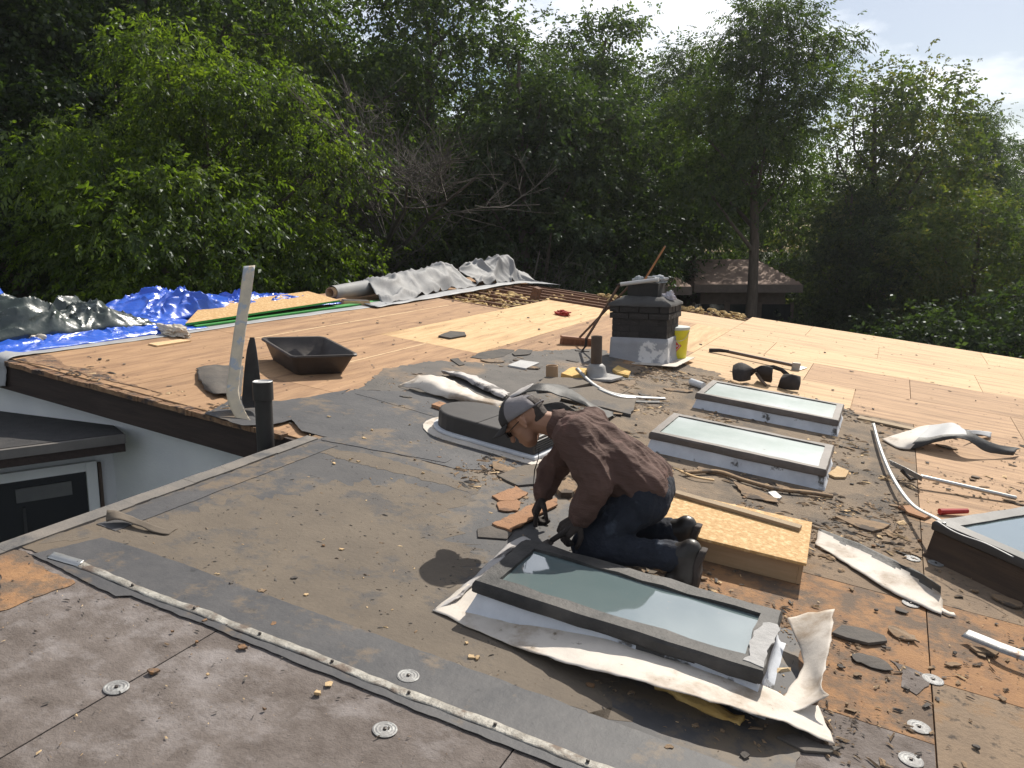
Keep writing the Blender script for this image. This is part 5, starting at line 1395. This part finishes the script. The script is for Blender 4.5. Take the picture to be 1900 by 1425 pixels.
for (u0, u1, v0, v1), n, (s0_, s1_), mess in RZ:
    for i in range(n):
        p = Vector((R_.uniform(u0, u1), R_.uniform(v0, v1), 0))
        if mess > .7 and nz3(p, 1.9, 3) + .7 * nz3(p, 5.5, 8) < R_.uniform(-.15, .35): continue
        if occupied(p): continue
        s_ = s0_ + (s1_ - s0_) * R_.random() ** 4.5
        e = Matrix.Rotation(R_.uniform(0, 6.3), 3, 'Z') @ Matrix.Rotation(R_.uniform(-.3, .3), 3, 'X')
        q = R_.random()
        k = (0 if q < .72 else 1 if q < .88 else 2) if mess > .7 else (0 if q < .3 else 1 if q < .85 else 2)
        zz = .0055 if v0 < 4 and u0 < 0 else .0025
        m_ = chips[k]
        x_, y_, h_ = s_ * R_.uniform(.7, 2.6), s_ * R_.uniform(.25, 1), min(.006, s_ * R_.uniform(.1, .4))
        P = [e @ Vector(t) + p + Vector((0, 0, zz)) for t in ((-x_, -y_, 0), (x_ * .8, -y_ * .6, 0), (x_, y_ * .7, h_ * .4), (-x_ * .5, y_, 0), (-x_ * .3, -y_ * .2, h_ * 1.6), (x_ * .5, y_ * .1, h_ * 1.4))]
        m_.add(P, [(0, 1, 5, 4), (1, 2, 5), (2, 3, 4, 5), (3, 0, 4)])
for m_, mt, lb_ in zip(chips, (CHIP, CHIP_D, CHIP_L), ('brown crumbs of torn fibreboard strewn over the roof', 'tiny black roofing crumbs strewn over the roof', 'tiny pale wood splinters strewn over the roof')):
    tag(m_.obj('debris_crumbs', mt, mat4=M), lb_, 'debris', kind='stuff')

# ------------------------------------------------------------------ the kneeling man
def remesh(mb, name, mats, vox, parent=None, disp=None, sm=4, mat4=None):
    o = mb.obj(name, mats, parent, mat4=mat4)
    r = o.modifiers.new('r', 'REMESH'); r.mode = 'VOXEL'; r.voxel_size = vox; r.use_smooth_shade = True
    q = o.modifiers.new('s', 'SMOOTH'); q.iterations = sm; q.factor = .5
    for tx, st in (disp or []):
        d = o.modifiers.new('d', 'DISPLACE'); d.texture = tx; d.strength = st; d.mid_level = .5
        d.texture_coords = 'LOCAL'
    return o
def folds(o, terms):
    """push sharp cloth folds out of a baked garment; terms = (fold direction, spacing, depth, seed)"""
    bpy.context.view_layer.update()
    bake(o)
    me = o.data
    N = [v.normal.copy() for v in me.vertices]
    for v, n in zip(me.vertices, N):
        d = 0
        for ax, sp, dp, sd_ in terms:
            ax = Vector(ax).normalized()
            al = v.co.dot(ax)
            q = (v.co - ax * al) / sp + ax * al / (sp * 4.5) + n * .25
            d += dp * ((1 - min(1, abs(nz3(q, 1, sd_)) * 3.0)) ** 1.6 - .25) * (.35 + .65 * max(0, min(1, .5 + 1.4 * nz3(v.co, 6, sd_ + 2))))
        v.co = v.co + n * d
    sm_ = o.modifiers.new('s', 'SMOOTH'); sm_.iterations = 2; sm_.factor = .5
    me.polygons.foreach_set('use_smooth', [True] * len(me.polygons))
    me.update()
def tex(name, scale, kind='CLOUDS'):
    t = bpy.data.textures.new(name, kind)
    t.noise_scale = scale
    return t
TX1, TX2, TX3 = tex('folds_big', .16), tex('folds_small', .045), tex('folds_mid', .08)
O = Vector((-.95, 3.63, 0))                    # between the knees
def J(x, y, v): return pv(x, y, v) - O
vn, vf = 3.46, 3.76
hipN, hipF = J(1192, 922, 3.55), J(1192, 922, 3.55) + Vector((-.02, .19, 0))
kneeN, kneeF = Vector((-.085, vn - O.y, .075)), Vector((-.13, vf - O.y, .075))
ankN, ankF = J(1262, 1034, vn), J(1256, 988, vf)
chestN, chestF = J(1092, 832, 3.56), J(1092, 832, 3.56) + Vector((-.02, .16, .0))
shN, shF = J(1064, 808, 3.47), J(1058, 812, 3.47) + Vector((-.01, .33, -.02))
elN, wrN = J(1108, 900, 3.40), J(1076, 962, 3.38)
elF, wrF = J(1022, 872, 3.80), J(1006, 922, 3.74)
neck0 = J(1040, 790, 3.63)
HCn = J(976, 778, 3.60)
HS = 1.10
fw = Vector((-.66, -.06, -.75)).normalized()
upv = Vector((-.75, 0, .66)); upv = (upv - fw * upv.dot(fw)).normalized()
sdv = upv.cross(fw)
def Hd(x, y, z): return HCn + (fw * x + sdv * y + upv * z) * HS
body = MB()
body.caps(Hd(-.015, 0, .02), .090, Hd(.012, 0, .025), .086)
body.caps(Hd(.03, .0, -.01), .068, Hd(.045, 0, -.075), .044)
for s_ in (-1, 1):
    body.caps(Hd(.03, .035 * s_, -.03), .04, Hd(.03, .03 * s_, -.07), .032)
    body.caps(Hd(-.005, .078 * s_, .01), .013, Hd(-.015, .085 * s_, -.035), .010)
    body.caps(Hd(-.022, .086 * s_, .012), .010, Hd(-.026, .088 * s_, -.02), .009)
body.caps(Hd(.092, 0, .0), .010, Hd(.112, 0, -.035), .014)
body.caps(Hd(.078, -.02, -.062), .010, Hd(.078, .02, -.062), .010)
body.caps(Hd(.085, -.045, .012), .012, Hd(.085, .045, .012), .012)
body.caps(Hd(-.03, 0, -.03), .058, neck0, .060)
for a, ra_, b, rb2 in ((neck0, .06, (chestN + chestF) / 2, .10), (chestN, .09, hipN, .09), (chestF, .09, hipF, .09), (chestN, .07, shN, .05), (chestF, .07, shF, .05), (shN, .045, elN, .038), (elN, .036, wrN, .028),
                       (shF, .045, elF, .038), (elF, .036, wrF, .028), (hipN, .08, kneeN, .05), (hipF, .08, kneeF, .05), (kneeN, .05, ankN, .036), (kneeF, .05, ankF, .036)):
    body.caps(a, ra_, b, rb2)
man = remesh(body, 'person', SKIN, .0065, sm=3, mat4=rmat(O))
tag(man, 'man in brown shirt, dark jeans and cap kneeling and prying at the skylight', 'person')
sh = MB()
sh.caps(chestN, .120, hipN + Vector((-.01, .01, .025)), .122); sh.caps(chestF, .120, hipF + Vector((-.01, -.01, .025)), .122)
mid = (chestN + chestF) / 2
sh.caps(mid + Vector((.01, 0, .01)), .125, (hipN + hipF) / 2 + Vector((-.02, 0, .03)), .125)
sh.caps(shN, .088, chestN, .12); sh.caps(shF, .088, chestF, .12)
sh.caps(shN, .084, shF, .084)
sh.caps(neck0 + Vector((.012, 0, 0)), .076, mid, .11)
sh.caps(shN, .094, elN, .076); sh.caps(elN, .076, elN.lerp(wrN, .95), .054)
sh.caps(shF, .090, elF, .070); sh.caps(elF, .068, elF.lerp(wrF, .85), .052)
for k in range(7):                              # hanging hem under the belly
    t = k / 6
    a_ = mid.lerp((hipN + hipF) / 2, .25 + .75 * t) + Vector((-.05, (-.10 if k % 2 else .10), -.09))
    sh.caps(a_, .05, a_ + Vector((-.01, 0, -.03)), .04)
folds(remesh(sh, 'shirt', SHIRT, .0085, man, [(TX1, .03)], 7), [((.5, 0, -.85), .06, .013, 3), ((.9, .1, -.3), .05, .006, 8)])
cl = MB()
n0 = (neck0 - HCn).normalized()
cc0 = neck0 + n0 * -.035
e1 = n0.cross(Vector((0, 1, 0))).normalized(); e2 = n0.cross(e1)
P = []
for r_, off in ((.066, -.012), (.070, .012), (.082, .045)):
    P.append([cc0 + n0 * (off + .008 * math.sin(3 * q)) + (e1 * math.cos(q) + e2 * math.sin(q)) * r_ for q in [2 * math.pi * j / 20 for j in range(20)]])
cl.grid(P, closed=True).obj('collar', SHIRT, man, smooth=True, solid=.006)
je = MB()
je.caps(hipN + Vector((.005, 0, -.01)), .122, hipF + Vector((.005, 0, -.01)), .122)
je.caps(hipN + Vector((0, .0, -.01)), .118, kneeN, .078); je.caps(hipF + Vector((0, 0, -.01)), .118, kneeF, .078)
je.caps(kneeN, .074, kneeN.lerp(ankN, .97), .062); je.caps(kneeF, .074, kneeF.lerp(ankF, .97), .060)
je.caps(kneeN.lerp(ankN, .75), .066, kneeN.lerp(ankN, .9), .070)
je.caps(kneeF.lerp(ankF, .75), .064, kneeF.lerp(ankF, .9), .068)
folds(remesh(je, 'jeans', JEANS, .0085, man, [(TX1, .012)], 5), [((.2, 0, 1), .045, .009, 5), ((.5, .6, .4), .035, .004, 9)])
for nm, s0_, ank, vv in (('n', 1, ankN, vn), ('f', -1, ankF, vf)):
    bo = MB()
    a = ank + Vector((.015, 0, 0))
    heel = Vector((a.x + .055, a.y, a.z + .055)); ball = Vector((a.x + .035, a.y - .01 * s0_, .055)); toe = Vector((a.x - .03, a.y - .02 * s0_, .040))
    bo.caps(a + Vector((-.05, 0, .0)), .058, heel + Vector((-.035, 0, -.03)), .056)
    bo.caps(heel + Vector((-.03, 0, -.01)), .052, ball, .052)
    bo.caps(heel + Vector((-.04, 0, -.035)), .055, ball + Vector((-.02, 0, .01)), .055)
    bo.caps(ball, .052, toe, .040)
    bt_ = remesh(bo, 'boot', BOOT, .009, man, None, 4)
    so_ = MB()
    P = []
    for t_ in [i / 10 for i in range(11)]:
        c = (heel + Vector((.022, 0, .012))).lerp(Vector((ball.x + .036, ball.y, .012)), t_) + Vector((-.010 * math.sin(math.pi * t_ * 1.6) if t_ < .6 else 0, 0, 0))
        hw = (.036 + .014 * math.sin(math.pi * (t_ * .8 + .05))) * (1 if .05 < t_ < .95 else .7)
        th = .013 if t_ > .32 else .020
        P.append([c + Vector((-.010, -hw, 0)), c + Vector((th, -hw * .95, 0)), c + Vector((th, hw * .95, 0)), c + Vector((-.010, hw, 0))])
    so_.grid(P, closed=True); so_.f += [(0, 1, 2, 3), (40, 43, 42, 41)]; so_.m += [0, 0]
    so_.obj('sole', SOLE, bt_, bevel=.006)
# hands in dark gloves: palm, four fingers of different length, thumb
def glove(wrist, d, n, curl, spread=.10, L_=.085, thumb=1.0, point=False):
    m = MB()
    d = d.normalized() * 1.12; n = (n - d * n.dot(d) / d.length_squared).normalized() * 1.12; s = d.cross(n) / 1.12
    m.caps(wrist - d * .03, .031, wrist + d * .01, .030)
    for k in (-1, -.33, .33, 1):
        m.caps(wrist + s * k * .018, .018, wrist + d * .075 + s * k * .030, .016)
    for k, ln in zip((-1, -.33, .33, 1), (.064, .078, .084, .074)):
        p = wrist + d * .08 + s * k * .030
        dd_ = (d + s * k * spread).normalized()
        a_ = .25
        cu = curl
        if point: cu = curl * (.15 if k == 1 else 1.0)
        for seg, (fr_, r_) in enumerate(((.45, .0105), (.32, .0098), (.25, .009))):
            a_ += cu * (.5 if seg == 0 else 1)
            q = p + (dd_ * math.cos(a_) + n * math.sin(a_)) * ln * fr_ * 1.15
            m.caps(p, r_ + .0022, q, r_ + .0012, 10)
            p = q
    p = wrist + d * .02 + s * .03 * thumb + n * .008
    for dv, ln, r_ in ((d * .55 + s * .75 * thumb + n * .35, .045, .0135), (d * .85 + s * .25 * thumb + n * .55, .034, .012), (d * .8 - s * .1 * thumb + n * .7, .026, .0105)):
        q = p + dv.normalized() * ln
        m.caps(p, r_ + .001, q, r_, 10); p = q
    return m
tipN = J(1040, 990, 3.34)
remesh(glove(wrN, tipN - wrN, Vector((-.2, .35, -.9)), .85, .05), 'glove', GLOVE, .005, man, None, 2)
tipF = J(988, 962, 3.70)
remesh(glove(wrF, tipF - wrF, Vector((.45, .1, -.7)), .95, .05, point=True), 'glove', GLOVE, .005, man, None, 2)
# cap: dark front panels, grey mesh back, curved brim, strap gap behind
cp = MB(); P = []
for i in range(9):
    q = rad(2 + 88 * i / 8)
    row = []
    for j in range(32):
        a_ = 2 * math.pi * j / 32
        rx_ = .114 if math.cos(a_) > 0 else .108
        row.append(Hd(-.005 + math.cos(a_) * math.cos(q) * rx_, math.sin(a_) * math.cos(q) * .092, .022 + math.sin(q) * (.094 + .008 * math.cos(a_)) + (.012 * math.cos(a_) if i < 3 else .006 * math.cos(a_))))
    P.append(row)
cp.grid(P, closed=True)
cp.m = []
for i in range(8):
    for j in range(32):
        a_ = 2 * math.pi * (j + .5) / 32
        cp.m.append(1 if math.cos(a_) > .45 else 0)
keep = [k for k, f in enumerate(cp.f) if not (k // 32 < 3 and abs(((k % 32) + .5) - 16) < 3.2)]
cp.f = [cp.f[k] for k in keep]; cp.m = [cp.m[k] for k in keep]
cap = cp.obj('cap', [CAPM, CAPD], man, smooth=True, solid=.004)
P = []
for j in range(17):
    a_ = rad(-62 + 124 * j / 16)
    row = []
    for i in range(5):
        t = i / 4
        row.append(Hd(-.005 + math.cos(a_) * .112 + t * .075 * math.cos(a_) ** .6, math.sin(a_) * (.092 - .012 * t), .030 - .010 * t - .020 * (math.sin(a_) ** 2) * (.4 + t) + .010 * math.cos(a_)))
    P.append(row)
MB().grid(P).obj('brim', CAPD, cap, smooth=True, solid=.004)
MB().tube([Hd(-.005 + math.cos(a_) * .110, math.sin(a_) * .093, .026 - .010) for a_ in [rad(180 - 38 + 76 * k / 8) for k in range(9)]], [.006] * 9, 6, flat=(.4, 1)).obj('strap', CAPM, cap, smooth=True)
MB().tube([Hd(0, 0, .118), Hd(0, 0, .124)], [.008, .004], 10).obj('button', CAPM, cap)
# short dark hair below the cap
ha = MB()
ha.caps(Hd(-.040, 0, .03), .074, Hd(-.050, 0, -.022), .058)
remesh(ha, 'hair', HAIR, .007, man, None, 2)
gl = MB()
for s_ in (-1, 1):
    gl.box(Hd(.098, .032 * s_, -.008), (.010, .042, .026), Matrix((fw, sdv, upv)).transposed())
gl.tube([Hd(.096, -.05, -.004), Hd(.05, -.08, .0), Hd(-.005, -.088, .004)], .0025, 5)
gl.tube([Hd(.096, .05, -.004), Hd(.05, .08, .0), Hd(-.005, .088, .004)], .0025, 5)
gl.tube([Hd(.10, -.014, -.002), Hd(.104, 0, .0), Hd(.10, .014, -.002)], .002, 5)
tag(gl.obj('safety_glasses', mk('dark_lens', (.012, .012, .013), None, 5, .12, 0), man), None, None)
a_ = J(1000, 832, 3.55)
MB().tube([a_, J(999, 850, 3.55), J(992, 872, 3.55), J(989, 905, 3.55)], [.002, .002, .0035, .001], 5).obj('cord', BLACKC, man)
# pry bar under the near hand
h0, h1, h2 = J(1062, 978, 3.36) + O, J(1022, 1004, 3.27) + O, J(1008, 1014, 3.215) + O
pb = thing('pry_bar', 'black flat pry bar held in the gloved hand against the skylight frame', 'pry bar', h0)
MB().tube([(h0 - h1) * .6, Vector(), h1 - h0], [.014, .015, .013], 8, flat=(.7, 1.2)).obj('handle', BLACKC, pb, smooth=True)
MB().tube([h1 - h0, h2 - h0], [.012, .016], 6, flat=(1.5, .35)).obj('blade', BRONZE, pb, smooth=True)

# ------------------------------------------------------------------ thin volume added to imitate the veil of lens glare
hz3 = MB().bbox((-75, -20, GZ - 1), (85, 75, 16)).obj('glare_veil', None)
hz3.data.materials.clear()
hm = bpy.data.materials.new('glare_veil')
hm.use_nodes = True
hn = hm.node_tree.nodes
hn.remove(hn['Principled BSDF'])
pvol = hn.new('ShaderNodeVolumePrincipled')
pvol.inputs['Color'].default_value = (.92, .95, 1, 1)
pvol.inputs['Density'].default_value = .0005
pvol.inputs['Anisotropy'].default_value = .6
hm.node_tree.links.new(pvol.outputs['Volume'], hn['Material Output'].inputs['Volume'])
hz3.data.materials.append(hm)
tag(hz3, 'thin bright volume added around the roof and trees to imitate lens glare', None, kind='stuff')
